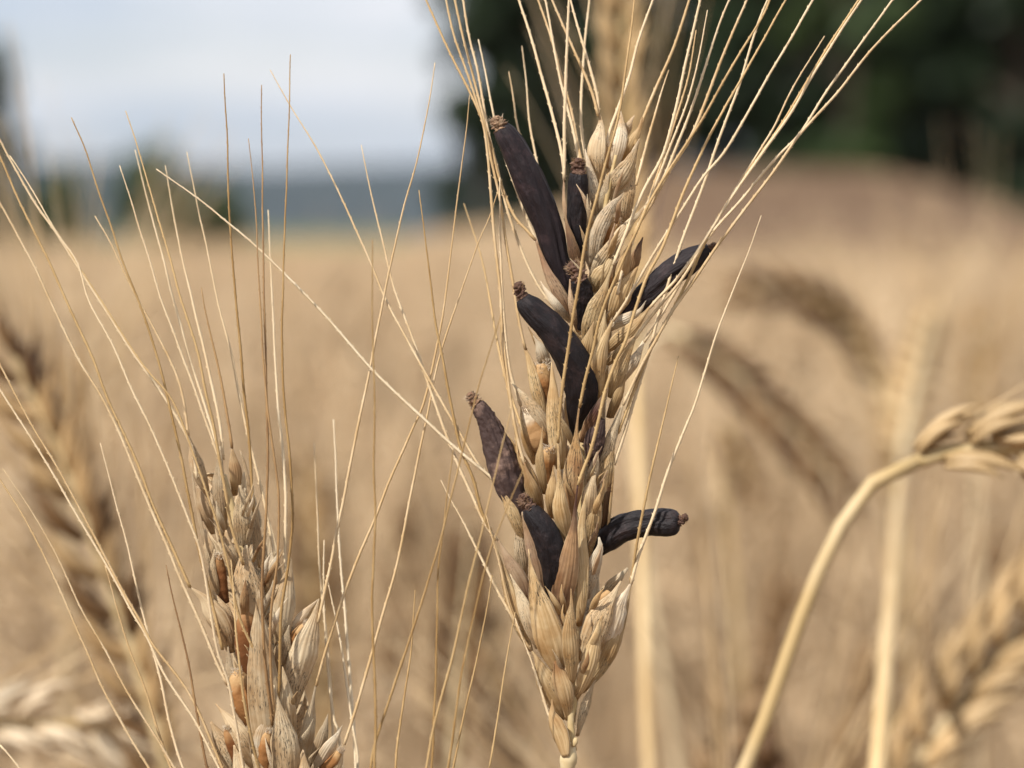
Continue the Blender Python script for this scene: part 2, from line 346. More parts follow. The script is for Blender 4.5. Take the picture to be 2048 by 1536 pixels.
def blob(root, pts, z0, z1, D0, mat, name, nu=30, nv=20, flat=0.85, grooves=(), rough=0.03, parent=None, zb=0.0, wr=0.0, label=None, ridge=0.0):
    """swollen spindle along a traced middle line (ergot, grain)"""
    org = root.location; s = catmull(pts, nu); ps, rs = [], []
    for i, (x, y, h) in enumerate(s):
        u = i / (nu - 1); D = D0 - (z0 + (z1 - z0) * u + zb * math.sin(u * math.pi)) * MM
        ps.append(P(x, y, D) - org); rs.append(max(h, 0.5) * D / FPX)
    fr = frames(ps, (CAMP - org - ps[nu // 2]).normalized()); vs, fs, uvs = [], [], []
    sd = random.uniform(0, 99)
    for i, (p, r, (t, sv, n)) in enumerate(zip(ps, rs, fr)):
        u = i / (nu - 1)
        for j in range(nv):
            a = 2 * math.pi * j / nv; k = 1.0
            for ga, gd, gw in grooves:                 # angle (90 = towards the camera), depth, width
                dd = (math.degrees(a) - ga + 180) % 360 - 180
                k -= gd * math.exp(-(dd / gw) ** 2) * min(1, 4 * u * (1 - u) * 1.6)
            k += rough * noise.noise(Vector((math.cos(a) * 1.4, math.sin(a) * 1.4, u * 9)) + Vector((sd, 0, 0)))
            k += rough * 0.7 * noise.noise(Vector((math.cos(a) * 4, math.sin(a) * 4, u * 16)) + Vector((sd, 5, 0))) + rough * .5 * noise.noise(Vector((math.cos(a) * 9, math.sin(a) * 9, u * 12)) + Vector((sd, 9, 0)))
            if ridge: k += ridge * noise.noise(Vector((math.cos(a) * 5.5, math.sin(a) * 5.5, u * 3.2)) + Vector((sd, 2, 7))) + ridge * .5 * noise.noise(Vector((math.cos(a) * 11, math.sin(a) * 11, u * 7)) + Vector((sd, 4, 1)))
            if wr: k += wr * u ** 2 * noise.noise(Vector((math.cos(a) * 6, math.sin(a) * 6, u * 40 + sd)))
            vs.append(p + sv * (math.cos(a) * r * k) + n * (math.sin(a) * r * flat * k)); uvs.append((j / nv, u))
    for i in range(nu - 1):
        for j in range(nv):
            k = (j + 1) % nv; fs.append((i * nv + j, i * nv + k, (i + 1) * nv + k, (i + 1) * nv + j))
    for e in (0, nu - 1):
        vs.append(ps[e] + (fr[e][0] * rs[e] * 0.25 * (1 if e else -1))); uvs.append((0.5, e / (nu - 1))); c = len(vs) - 1
        for j in range(nv):
            k = (j + 1) % nv; fs.append((e * nv + j, c, e * nv + k) if e == 0 else (e * nv + j, e * nv + k, c))
    o = link(name, mesh(name, vs, fs, uvs), M[mat], parent or root)
    if label: o['label'] = label
    return o
def hairs(root, parent, x, y, z, D0, rad, length, n, mat, ax, ay, spread=1.1, name='hair_tuft'):
    """stiff little hairs round the shrivelled tip; (ax, ay) = direction in the picture"""
    org = root.location; D = D0 - z * MM; k = D / FPX; vs, fs = [], []
    c0 = P(x, y, D) - org; ax3 = (RT * ax - UP * ay).normalized(); cam_d_ = -FW
    sd = ax3.cross(cam_d_).normalized()
    for _ in range(n):
        a = random.uniform(0, 2 * math.pi); q = math.sqrt(random.random())
        o = (sd * math.cos(a) + cam_d_ * math.sin(a))
        b = c0 + o * (rad * k * q) + ax3 * random.uniform(-rad, rad * .6) * k
        d = (ax3 * random.uniform(0.35, 1.0) + o * random.uniform(0.2, spread)).normalized()
        l = length * k * random.uniform(0.5, 1.15); r = 0.75 * k
        bend = Vector((random.uniform(-1, 1), random.uniform(-1, 1), random.uniform(-1, 1))) * l * 0.22
        pts = [b, b + d * l * .5 + bend * .4, b + d * l + bend]
        for e, p in enumerate(pts):
            rr = r * (1 - 0.42 * e); s1 = d.orthogonal().normalized(); s2 = d.cross(s1)
            for t in range(3): vs.append(p + s1 * (math.cos(t * 2.09) * rr) + s2 * (math.sin(t * 2.09) * rr))
        L0 = len(vs) - 9
        for e in range(2):
            for t in range(3):
                u2 = (t + 1) % 3; fs.append((L0 + e * 3 + t, L0 + e * 3 + u2, L0 + e * 3 + 3 + u2, L0 + e * 3 + 3 + t))
    o = link(name, mesh(name, vs, fs), M[mat], parent); o['kind'] = 'stuff'
    return o
def ergot(root, pts, z0, z1, D0, cap, mat='ergot', capmat='ergot_cap', grooves=(), hair='hair', flat=0.88, zb=0.0, wr=0.0, label='', nh=70, rough=0.05):
    """pts from the base in the husk to the free end; cap = (x, y, radius px, dir x, dir y)"""
    z0 -= 1.8
    e = blob(root, pts, z0, z1, D0, mat, 'ergot', 72, 56, flat, grooves, rough, zb=zb, wr=wr, label=label, ridge=.085)
    if cap:
        x, y, r, dx, dy = cap; ex, ey, eh = pts[-1]
        cp = [(ex - dx * 3, ey - dy * 3, min(eh * 1.0, r * 1.0)), (ex * .6 + x * .4, ey * .6 + y * .4, r * 0.86), (x, y, r * .86), (x + dx * r * .6, y + dy * r * .6, r * 0.7), (x + dx * r * .9, y + dy * r * .9, r * .4)]
        blob(root, cp, z1, z1 + 0.2, D0, capmat, 'withered_tip', 22, 22, 0.9, (), 0.7, parent=e)
        hairs(root, e, x, y, z1 + 0.1, D0, r * 0.75, r * random.uniform(.75, 1.05), int(nh * 1.5), hair, dx, dy)
    return e

# ================================================================== THE ERGOT EAR
D_M = 0.400
def stem_down(root, x, y, D, r_px, lean=(0.0, 0.0), mat='stem', name='stem', n=14):
    """straw from a point in the picture down to the soil"""
    top = P(x, y, D) - root.location; bot = Vector((lean[0], lean[1], 0.0))
    ps = []
    for i in range(n):
        u = i / (n - 1); p = top.lerp(bot, u)
        p.x += math.sin(u * math.pi) * 0.01; ps.append(p)
    r = r_px * D / FPX
    vs, fs, uvs = tube_mesh(name, ps, [r * (1 + 0.35 * i / n) for i in range(n)], 10)
    return link(name, mesh(name, vs, fs, uvs), M[mat], root)
def ground_under(x, y, D): v = P(x, y, D); return Vector((v.x, v.y, 0.0))
main = thing('wheat_plant', 'pale wheat ear bristling with dark purple-black ergot horns', 'wheat ear', ground_under(1135, 1530, D_M), 'ripe wheat ears')
g, l = 'glume', 'lemma'
MAIN_HUSKS = [  # name, material, z base, z tip, roll, middle line (x, y, half width in photo pixels)
 (g,'tan',1.5,1.5,-18,[(1131,1513,8),(1124,1480,17),(1113,1450,17),(1105,1430,12),(1104,1413,5),(1104,1398,1)]),
 (g,'spotted',-.5,-.5,22,[(1155,1472,4),(1163,1440,9),(1172,1410,11),(1180,1385,8),(1188,1365,3),(1194,1359,.6)]),
 (l,'cream',1,1,-20,[(1128,1437,10),(1110,1400,23),(1096,1370,24),(1083,1340,17),(1071,1313,6),(1060,1297,2)]),
 (g,'stain',2,2.6,5,[(1138,1440,8),(1135,1410,12),(1128,1380,19),(1120,1350,17),(1113,1320,8),(1108,1295,1)]),
 (g,'cream',2.5,3.5,16,[(1151,1400,5),(1163,1370,13),(1175,1340,17),(1183,1310,18),(1190,1281,14),(1198,1254,9),(1205,1228,1)]),
 (l,'cream',0,0,34,[(1165,1385,4),(1200,1340,14),(1222,1300,17),(1240,1250,15),(1253,1210,9),(1262,1168,2.5)]),
 (l,'pale',1.2,1.5,20,[(1203,1303,8),(1218,1268,22),(1231,1233,23),(1243,1203,16),(1254,1182,8),(1262,1165,3)]),
 (l,'greypale',2,2,8,[(1163,1322,8),(1180,1283,22),(1196,1246,26),(1212,1212,20),(1226,1190,12),(1242,1162,3)]),
 (g,'spotted',-1,-1.5,10,[(1190,1205,6),(1212,1182,11),(1236,1158,11),(1256,1136,4)]),
 (g,'cream',4,4.6,-14,[(1118,1347,10),(1109,1312,26),(1098,1275,33),(1085,1230,27),(1074,1190,20),(1066,1155,12),(1060,1125,4),(1057,1098,2.2)]),
 (g,'tan',4.6,5.4,8,[(1145,1367,4),(1144,1335,13),(1142,1300,17),(1140,1270,16),(1141,1240,12),(1143,1215,7),(1142,1177,1)]),
 (l,'purple',3.4,6.4,4,[(1122,1242,6),(1122,1210,18),(1128,1170,25),(1136,1130,22),(1142,1090,15),(1148,1050,8),(1151,1010,4),(1156,965,3.2)]),
 (g,'cream',3,3.6,16,[(1158,1252,6),(1165,1190,12),(1166,1140,13),(1163,1090,13),(1164,1050,11),(1168,1015,7),(1173,985,1)]),
 (g,'pale',2,2.6,18,[(1175,1198,4),(1183,1160,12),(1192,1120,15),(1200,1095,11),(1198,1074,3)]),
 (g,'cream',1.5,2,14,[(1175,1112,5),(1180,1080,13),(1188,1040,15),(1196,1000,10),(1203,966,1)]),
 (l,'brown',0.4,0.4,30,[(1200,1092,3),(1210,1050,9),(1215,1010,10),(1220,970,8),(1225,930,3)]),
 (g,'cream',0.9,0.9,38,[(1205,1098,2),(1216,1055,3.4),(1222,1000,3.4),(1227,950,2.6),(1228,925,1.4)]),
 (l,'stain',4,5,2,[(1145,1047,6),(1142,1010,15),(1146,975,21),(1148,940,21),(1150,905,14),(1152,880,8),(1154,850,4),(1159,810,3.2)]),
 (g,'tan',3,3.6,-12,[(1109,1035,13),(1104,1003,14),(1104,975,11),(1106,950,6),(1107,930,.6)]),
 (l,'cream',4.6,5.6,0,[(1136,1087,4),(1130,1060,12),(1125,1035,18),(1120,1010,16),(1120,985,10),(1118,955,5),(1117,920,4),(1116,880,3.8)]),
 (l,'cream',.5,.5,-30,[(1062,1302,5),(1045,1265,13),(1030,1225,16),(1017,1180,14),(1005,1140,9),(993,1100,4),(983,1065,2.4)]),
 (l,'pink',.8,.8,-14,[(1055,1212,8),(1042,1170,17),(1025,1135,15),(1009,1105,9),(995,1078,2)]),
 (g,'grey',0.2,0,0,[(1050,1158,6),(1043,1120,13),(1038,1080,11),(1036,1045,8.5),(1036,1028,7)]),
 (g,'pink',1,1.4,-12,[(1086,1195,8),(1076,1140,14),(1063,1090,14),(1051,1050,9),(1043,1022,4)]),
 (g,'spotted',2,2,-22,[(1076,1297,6),(1061,1255,15),(1048,1215,15),(1035,1180,9),(1020,1148,1.5)]),
 (l,'cream',1.8,2.2,-18,[(1056,1092,6),(1040,1060,12),(1022,1020,13),(1008,990,8),(994,964,1.5)]),
 (g,'cream',1.2,1.6,-10,[(1081,1042,8),(1069,1000,18),(1056,960,19),(1042,925,16),(1028,895,9),(1015,868,1)]),
 (l,'stain',2.2,2.6,-4,[(1081,1022,8),(1066,985,14),(1055,950,9),(1048,925,2)]),
 (g,'tan',3.2,3.8,-6,[(1090,988,5),(1083,950,10),(1079,920,9),(1082,890,5),(1085,852,.8)]),
 (l,'cream',.4,.2,-22,[(1070,928,6),(1055,890,10),(1047,855,8),(1043,830,4),(1041,804,1)]),
 (g,'spotted',1.3,1,-10,[(1100,882,5),(1088,850,14),(1070,820,13),(1050,795,9),(1035,778,5),(1023,766,1)]),
 (g,'cream',3,3.6,-4,[(1120,938,8),(1116,895,17),(1110,850,17),(1107,810,15),(1106,775,11),(1104,745,6),(1103,724,1)]),
 (g,'pink',2.4,2.6,20,[(1131,895,4),(1129,860,6),(1125,830,5),(1121,795,2)]),
 (g,'pale',.5,.2,4,[(1093,740,12),(1086,712,14),(1078,690,9),(1066,671,1.2)]),
 (l,'cream',1.2,.6,-14,[(1092,848,5),(1078,800,13),(1068,760,12),(1058,720,8),(1050,695,5),(1043,665,3.4)]),
 (g,'tan',-.8,-1,0,[(1087,712,4),(1073,685,5),(1056,654,1)]),
 (l,'pink',1.2,.6,-14,[(1143,638,6),(1128,605,14),(1112,575,13),(1096,545,9),(1082,510,6),(1070,475,4)]),
 (g,'pale',1.8,1.6,-8,[(1141,643,5),(1120,620,9),(1103,597,8),(1090,578,5),(1081,562,1)]),
 (g,'pink',2.2,2,0,[(1156,664,4),(1147,625,8),(1141,590,6),(1140,558,2)]),
 (g,'purple',1.2,.8,6,[(1159,548,6),(1149,510,12),(1142,480,9),(1134,450,5),(1129,418,2)]),
 (l,'pink',0,-.4,-10,[(1149,478,5),(1133,440,5),(1128,400,4),(1128,352,3)]),
 (g,'pale',-.6,-1,14,[(1196,432,6),(1190,390,12),(1183,355,11),(1176,325,7),(1170,298,1.5)]),
 (l,'spotted',-1,-1.4,-4,[(1195,368,8),(1193,335,16),(1192,310,19),(1195,285,18),(1200,260,13),(1201,240,6),(1197,222,2.4)]),
 (l,'pale',-1.2,-1.6,6,[(1220,352,6),(1230,320,12),(1238,290,15),(1242,265,14),(1243,240,8),(1241,221,1.5)]),
 (g,'pale',-2,-2.2,10,[(1246,278,8),(1254,258,9),(1263,240,5),(1269,231,1)]),
 (g,'pale',-2.4,-2.4,0,[(1244,285,6),(1249,262,6),(1251,246,1)]),
 (l,'tan',-1.6,-2,14,[(1245,332,6),(1258,300,12),(1270,275,10),(1280,255,6),(1285,234,2.6)]),
 (l,'spotted',.6,.4,12,[(1208,402,6),(1225,375,17),(1243,350,19),(1260,325,14),(1270,300,9),(1279,278,3)]),
 (g,'spotted',.2,0,0,[(1204,432,6),(1207,400,9),(1212,370,7),(1220,343,1.4)]),
 (g,'pale',1.8,2,4,[(1185,532,6),(1190,500,13),(1197,465,16),(1210,435,16),(1225,410,12),(1239,396,6),(1248,384,1)]),
 (l,'spotted',2.2,2,14,[(1185,552,6),(1200,525,14),(1222,495,13),(1245,465,12),(1265,440,10),(1280,425,6),(1293,408,2.8)]),
 (g,'spotted',-.8,-1,12,[(1248,445,12),(1254,402,14),(1262,362,12),(1270,328,5)]),
 (g,'cream',1.6,1.6,8,[(1183,590,10),(1198,562,20),(1212,540,19),(1223,518,9)]),
 (l,'stain',2.6,2.6,12,[(1239,584,8),(1245,542,14),(1252,515,11),(1260,490,6),(1265,470,2.4)]),
 (g,'purple',1.2,1,16,[(1261,555,8),(1270,520,11),(1278,495,8),(1286,474,1.5)]),
 (g,'cream',1.6,1.6,12,[(1222,643,8),(1238,605,20),(1250,575,20),(1265,550,12),(1276,533,2)]),
 (l,'cream',3.2,3.8,6,[(1175,694,10),(1182,655,20),(1192,620,20),(1205,590,13),(1215,560,6),(1226,528,3)]),
 (g,'tan',4.2,4.6,0,[(1169,745,8),(1172,705,14),(1178,675,11),(1188,642,.8)]),
 (g,'cream',3.6,4,10,[(1189,745,8),(1195,700,15),(1205,660,12),(1211,619,1)]),
 (l,'cream',4.2,5,10,[(1199,795,8),(1196,750,15),(1198,715,17),(1205,690,13),(1215,665,8),(1226,640,3.6)]),
 (l,'pale',1.2,1.2,20,[(1214,662,6),(1235,646,12),(1258,635,12),(1279,622,6),(1292,601,1)]),
 (l,'cream',2.2,2.6,18,[(1214,702,6),(1232,685,14),(1255,665,14),(1280,640,9),(1299,615,4)]),
 (g,'stain',2.2,2.2,14,[(1214,728,6),(1235,710,11),(1255,690,10),(1276,667,2)]),
 (l,'cream',3.2,3.4,14,[(1221,795,6),(1231,762,13),(1244,730,14),(1258,700,10),(1270,675,5)]),
 (l,'pale',1.2,1,20,[(1244,765,5),(1261,735,12),(1275,710,10),(1288,682,5)]),
 (l,'purple',3.6,4,12,[(1164,884,8),(1178,850,12),(1192,825,12),(1205,800,10),(1215,778,4)]),
 (l,'spotted',1.6,1.8,20,[(1194,980,6),(1209,932,12),(1222,880,12),(1235,840,9),(1246,808,4)]),
 (l,'cream',1.2,1.2,20,[(1199,1035,6),(1207,990,14),(1212,950,15),(1222,905,10),(1235,865,3.6)]),
 (g,'grey',2.2,2.4,8,[(1180,993,6),(1183,960,12),(1190,930,9),(1195,905,4),(1199,884,.8)]),
 (g,'greypale',2.6,3,8,[(1174,1055,8),(1178,1010,16),(1182,975,14),(1191,944,4)]),
 (g,'tan',1.5,1.8,16,[(1220,835,8),(1231,805,11),(1243,775,8),(1252,748,2)]),
]
for nm, mt, z0, z1, roll, pts in MAIN_HUSKS: husk(main, pts, z0, z1, mt, D_M, roll, name=nm)
# thin papery scraps (paleas) between the husks
def slivers(root, axis, n, D, mats, spread, zlo, zhi):
    for _ in range(n):
        q = random.uniform(.04, .93); i = int(q * (len(axis) - 1)); x, y = axis[i]; sg = random.choice((-1, 1)); ox = sg * random.uniform(.2, 1) * spread; ln = random.uniform(45, 95); hw_ = random.uniform(3.5, 8)
        lean = sg * random.uniform(.15, .55); z = random.uniform(zlo, zhi); bx, by = x + ox * .5, y + 10
        husk(root, [(bx, by, 3), (bx + lean * ln * .3, by - ln * .35, hw_), (bx + lean * ln * .65 + random.uniform(-4, 4), by - ln * .7, hw_ * .8), (bx + lean * ln + random.uniform(-6, 6), by - ln, .8)], z, z + .6, random.choice(mats), D, sg * random.uniform(0, 40), name='palea', nu=12, nv=7)
slivers(main, catmull([(1142,1400),(1150,1280),(1160,1100),(1165,900),(1185,650),(1210,420),(1230,330)], 60), 46, D_M, ['pale', 'cream', 'stain', 'spotted', 'pink', 'tan'], 60, 1.0, 4.2)
# husks on the far side of the ear
AX = [(1140,1470),(1142,1380),(1150,1280),(1160,1100),(1165,900),(1185,650),(1210,420),(1235,300)]
ax = catmull(AX, 30)
for i in range(1, 29):
    x, y = ax[i]; sgn = 1 if i % 2 else -1; k = min(1, (1480 - y) / 250 + .25) * (0.75 if y < 420 else 1)
    x2, y2 = ax[min(i + 3, 29)]; dx, dy = x2 - x, y2 - y
    ox = sgn * 26 * k
    husk(main, [(x + sgn * 4, y + 20, 6), (x + ox * .7 + dx * .3, y + dy * .35, 17 * k), (x + ox * 1.2 + dx * .6, y + dy * .75, 15 * k), (x + ox * 1.6 + dx, y + dy * 1.2, 1.5)],
         -2.2, -4.6, random.choice(['cream', 'tan', 'pale', 'spotted']), D_M, 170 + sgn * 20, name='glume', nu=10, nv=7)
# rachis (with its joints) and the straw below it
rp_ = catmull([(1142,1500,10),(1143,1465,7.5),(1141,1440,7),(1147,1400,7),(1150,1340,7),(1153,1250,7),(1160,1100,7),(1165,900,6.5),(1185,650,6),(1210,420,5),(1232,310,3)], 70)
rvs = [P(x, y, D_M + 0.0004) - main.location for x, y, h in rp_]
rr_ = [h * (1 + .28 * max(0, math.cos(i * 2 * math.pi / 5)) ** 6) * D_M / FPX for i, (x, y, h) in enumerate(rp_)]
vs, fs, uvs = tube_mesh('rachis', rvs, rr_, 10); link('rachis', mesh('rachis', vs, fs, uvs), M['rachis'], main)
vs, fs, uvs = tube_mesh('collar', [P(x, y, D_M - 0.0004) - main.location for x, y in ((1134,1545),(1135,1532),(1136,1524),(1137,1517),(1139,1510),(1141,1498),(1142,1485))],
                        [v * D_M / FPX for v in (14.2, 15, 17.5, 18, 16, 11, 8)], 14); link('collar', mesh('collar', vs, fs, uvs), M['rachis'], main)
stem_down(main, 1136, 1522, D_M, 14.5)
for x, y, r_ in ((1150, 1484, 6),):
    blob(main, [(x - 4, y + 8, r_ * .7), (x, y, r_), (x + 2, y - 8, r_ * .6)], 1, 1, D_M, 'rachis', 'rachis_joint', 10, 12)

# grains showing between the husks
def kernel(root, pts, z0, z1, D, mat='kernel', top=None):
    z0 -= 2.8; z1 -= 1.0
    k = blob(root, pts, z0, z1, D, mat, 'kernel', 26, 22, 0.8, ((90, .12, 16),), 0.06)
    if top: hairs(root, k, pts[-1][0], pts[-1][1], z1 + .3, D, pts[-1][2] * 1.2, 7, 90, 'hair_pale', top[0], top[1], name='brush')
kernel(main, [(1086,908,12),(1074,880,23),(1063,850,18),(1056,830,13),(1052,818,7)], 1.2, 1.2, D_M, 'kernel_pale', (-.3, -1))
kernel(main, [(1096,965,9),(1095,930,14),(1097,908,14),(1098,897,9)], 2.6, 2.6, D_M, 'kernel', (0, -1))
kernel(main, [(1096,812,9),(1090,775,16),(1086,748,18),(1086,730,13)], 1.6, 1.4, D_M, 'kernel', (-.2, -1))
kernel(main, [(1211,345,6),(1216,315,9),(1217,288,7)], -1.0, -1.2, D_M, 'kernel_pale', (0, -1))
kernel(main, [(1203,510,8),(1214,482,14),(1224,455,16),(1231,437,11)], 1.8, 1.6, D_M, 'kernel', (.4, -1))
kernel(main, [(1180,1245,10),(1196,1212,15),(1219,1184,7)], 1.6, 1.4, D_M, 'kernel')
kernel(main, [(1205,590,8),(1213,570,10),(1219,552,6)], 2.4, 2.4, D_M, 'kernel_dark')

# the ergots: body, shrivelled tip, hairs
ergot(main, [(1147,622,5),(1140,602,12),(1128,565,20),(1112,515,25),(1098,455,28),(1075,398,31),(1053,350,31),(1030,300,27),(1012,270,23),(1002,256,17)],
      0, 1.5, D_M, (996, 246, 15, -.35, -1), 'ergot_purple', 'ergot_cap_tan', ((62, .16, 10), (118, .10, 12), (90, .05, 8)), 'hair_pale', label='longest ergot horn, leaning left at the top', nh=80)
ergot(main, [(1164,512,5),(1161,495,10),(1156,470,16),(1154,440,19),(1155,400,20),(1156,365,20.5),(1157,348,17)],
      .4, .2, D_M, (1156, 328, 13, 0, -1), 'ergot', 'ergot_cap', ((40, .10, 14), (140, .08, 14)), label='short upright ergot beside the top husks')
ergot(main, [(1160,660,5),(1163,634,13),(1167,605,20),(1164,580,20.5),(1159,560,17)],
      1.6, 2.6, D_M, (1150, 538, 16, -.6, -1), 'ergot', 'ergot_cap', ((95, .07, 12),), label='stubby ergot with a bristly brown tip', nh=110)
ergot(main, [(1147,876,5),(1151,850,14),(1159,818,27),(1164,786,34),(1158,752,35),(1144,718,34),(1124,685,32),(1100,653,30),(1076,630,27),(1056,610,23),(1046,596,15)],
      1.2, 5.0, D_M, (1038, 576, 12, -.45, -1), 'ergot', 'ergot_cap', ((110, .05, 22), (60, .05, 14)), label='thickest ergot, curving across the middle of the ear', zb=1.2, nh=80)
ergot(main, [(1232,648,6),(1254,622,18),(1285,595,23),(1318,567,25),(1350,541,27),(1380,521,26),(1404,506,18),(1419,497,10)],
      .2, 1.0, D_M, (1427, 492, 7, 1, -.7), 'ergot_purple', 'ergot_cap', ((70, .12, 14), (125, .10, 12)), 'hair_pale', label='ergot slanting up to the right behind the awns', nh=26)
ergot(main, [(1046,1038,8),(1036,1010,19),(1022,980,27),(1010,945,31),(1000,910,30),(988,876,26),(976,845,21),(963,822,17),(954,808,14)],
      2.4, 2.8, D_M, (945, 797, 12, -.7, -1), 'ergot_brown', 'ergot_cap_tan', ((75, .16, 9), (120, .12, 9), (30, .12, 12)), 'hair_pale', label='weathered brown ergot with a wrinkled tan tip', wr=.22, nh=60, rough=.08)
ergot(main, [(1101,1222,5),(1103,1195,11),(1106,1165,19),(1108,1135,25),(1104,1105,28),(1094,1075,28),(1079,1046,25),(1065,1026,20),(1058,1015,14)],
      2.4, 4.0, D_M, (1048, 1001, 13, -.6, -1), 'ergot', 'ergot_cap', ((130, .05, 16),), label='smooth black ergot low on the left side', zb=.8, nh=60)
ergot(main, [(1192,1112,7),(1210,1084,24),(1236,1061,28),(1265,1050,27),(1300,1045,26.5),(1335,1045,27),(1351,1045,24),(1357,1045,18)],
      -.4, 1.5, D_M, (1368, 1036, 9, 1, -.25), 'ergot', 'ergot_cap', ((105, .30, 15),), label='black grooved ergot sticking out to the right', nh=46)
ergot(main, [(1184,930,8),(1187,895,19),(1194,862,18),(1203,838,8)], 2.6, 2.8, D_M, None, 'ergot_brown', label='small brown ergot half hidden by a husk')

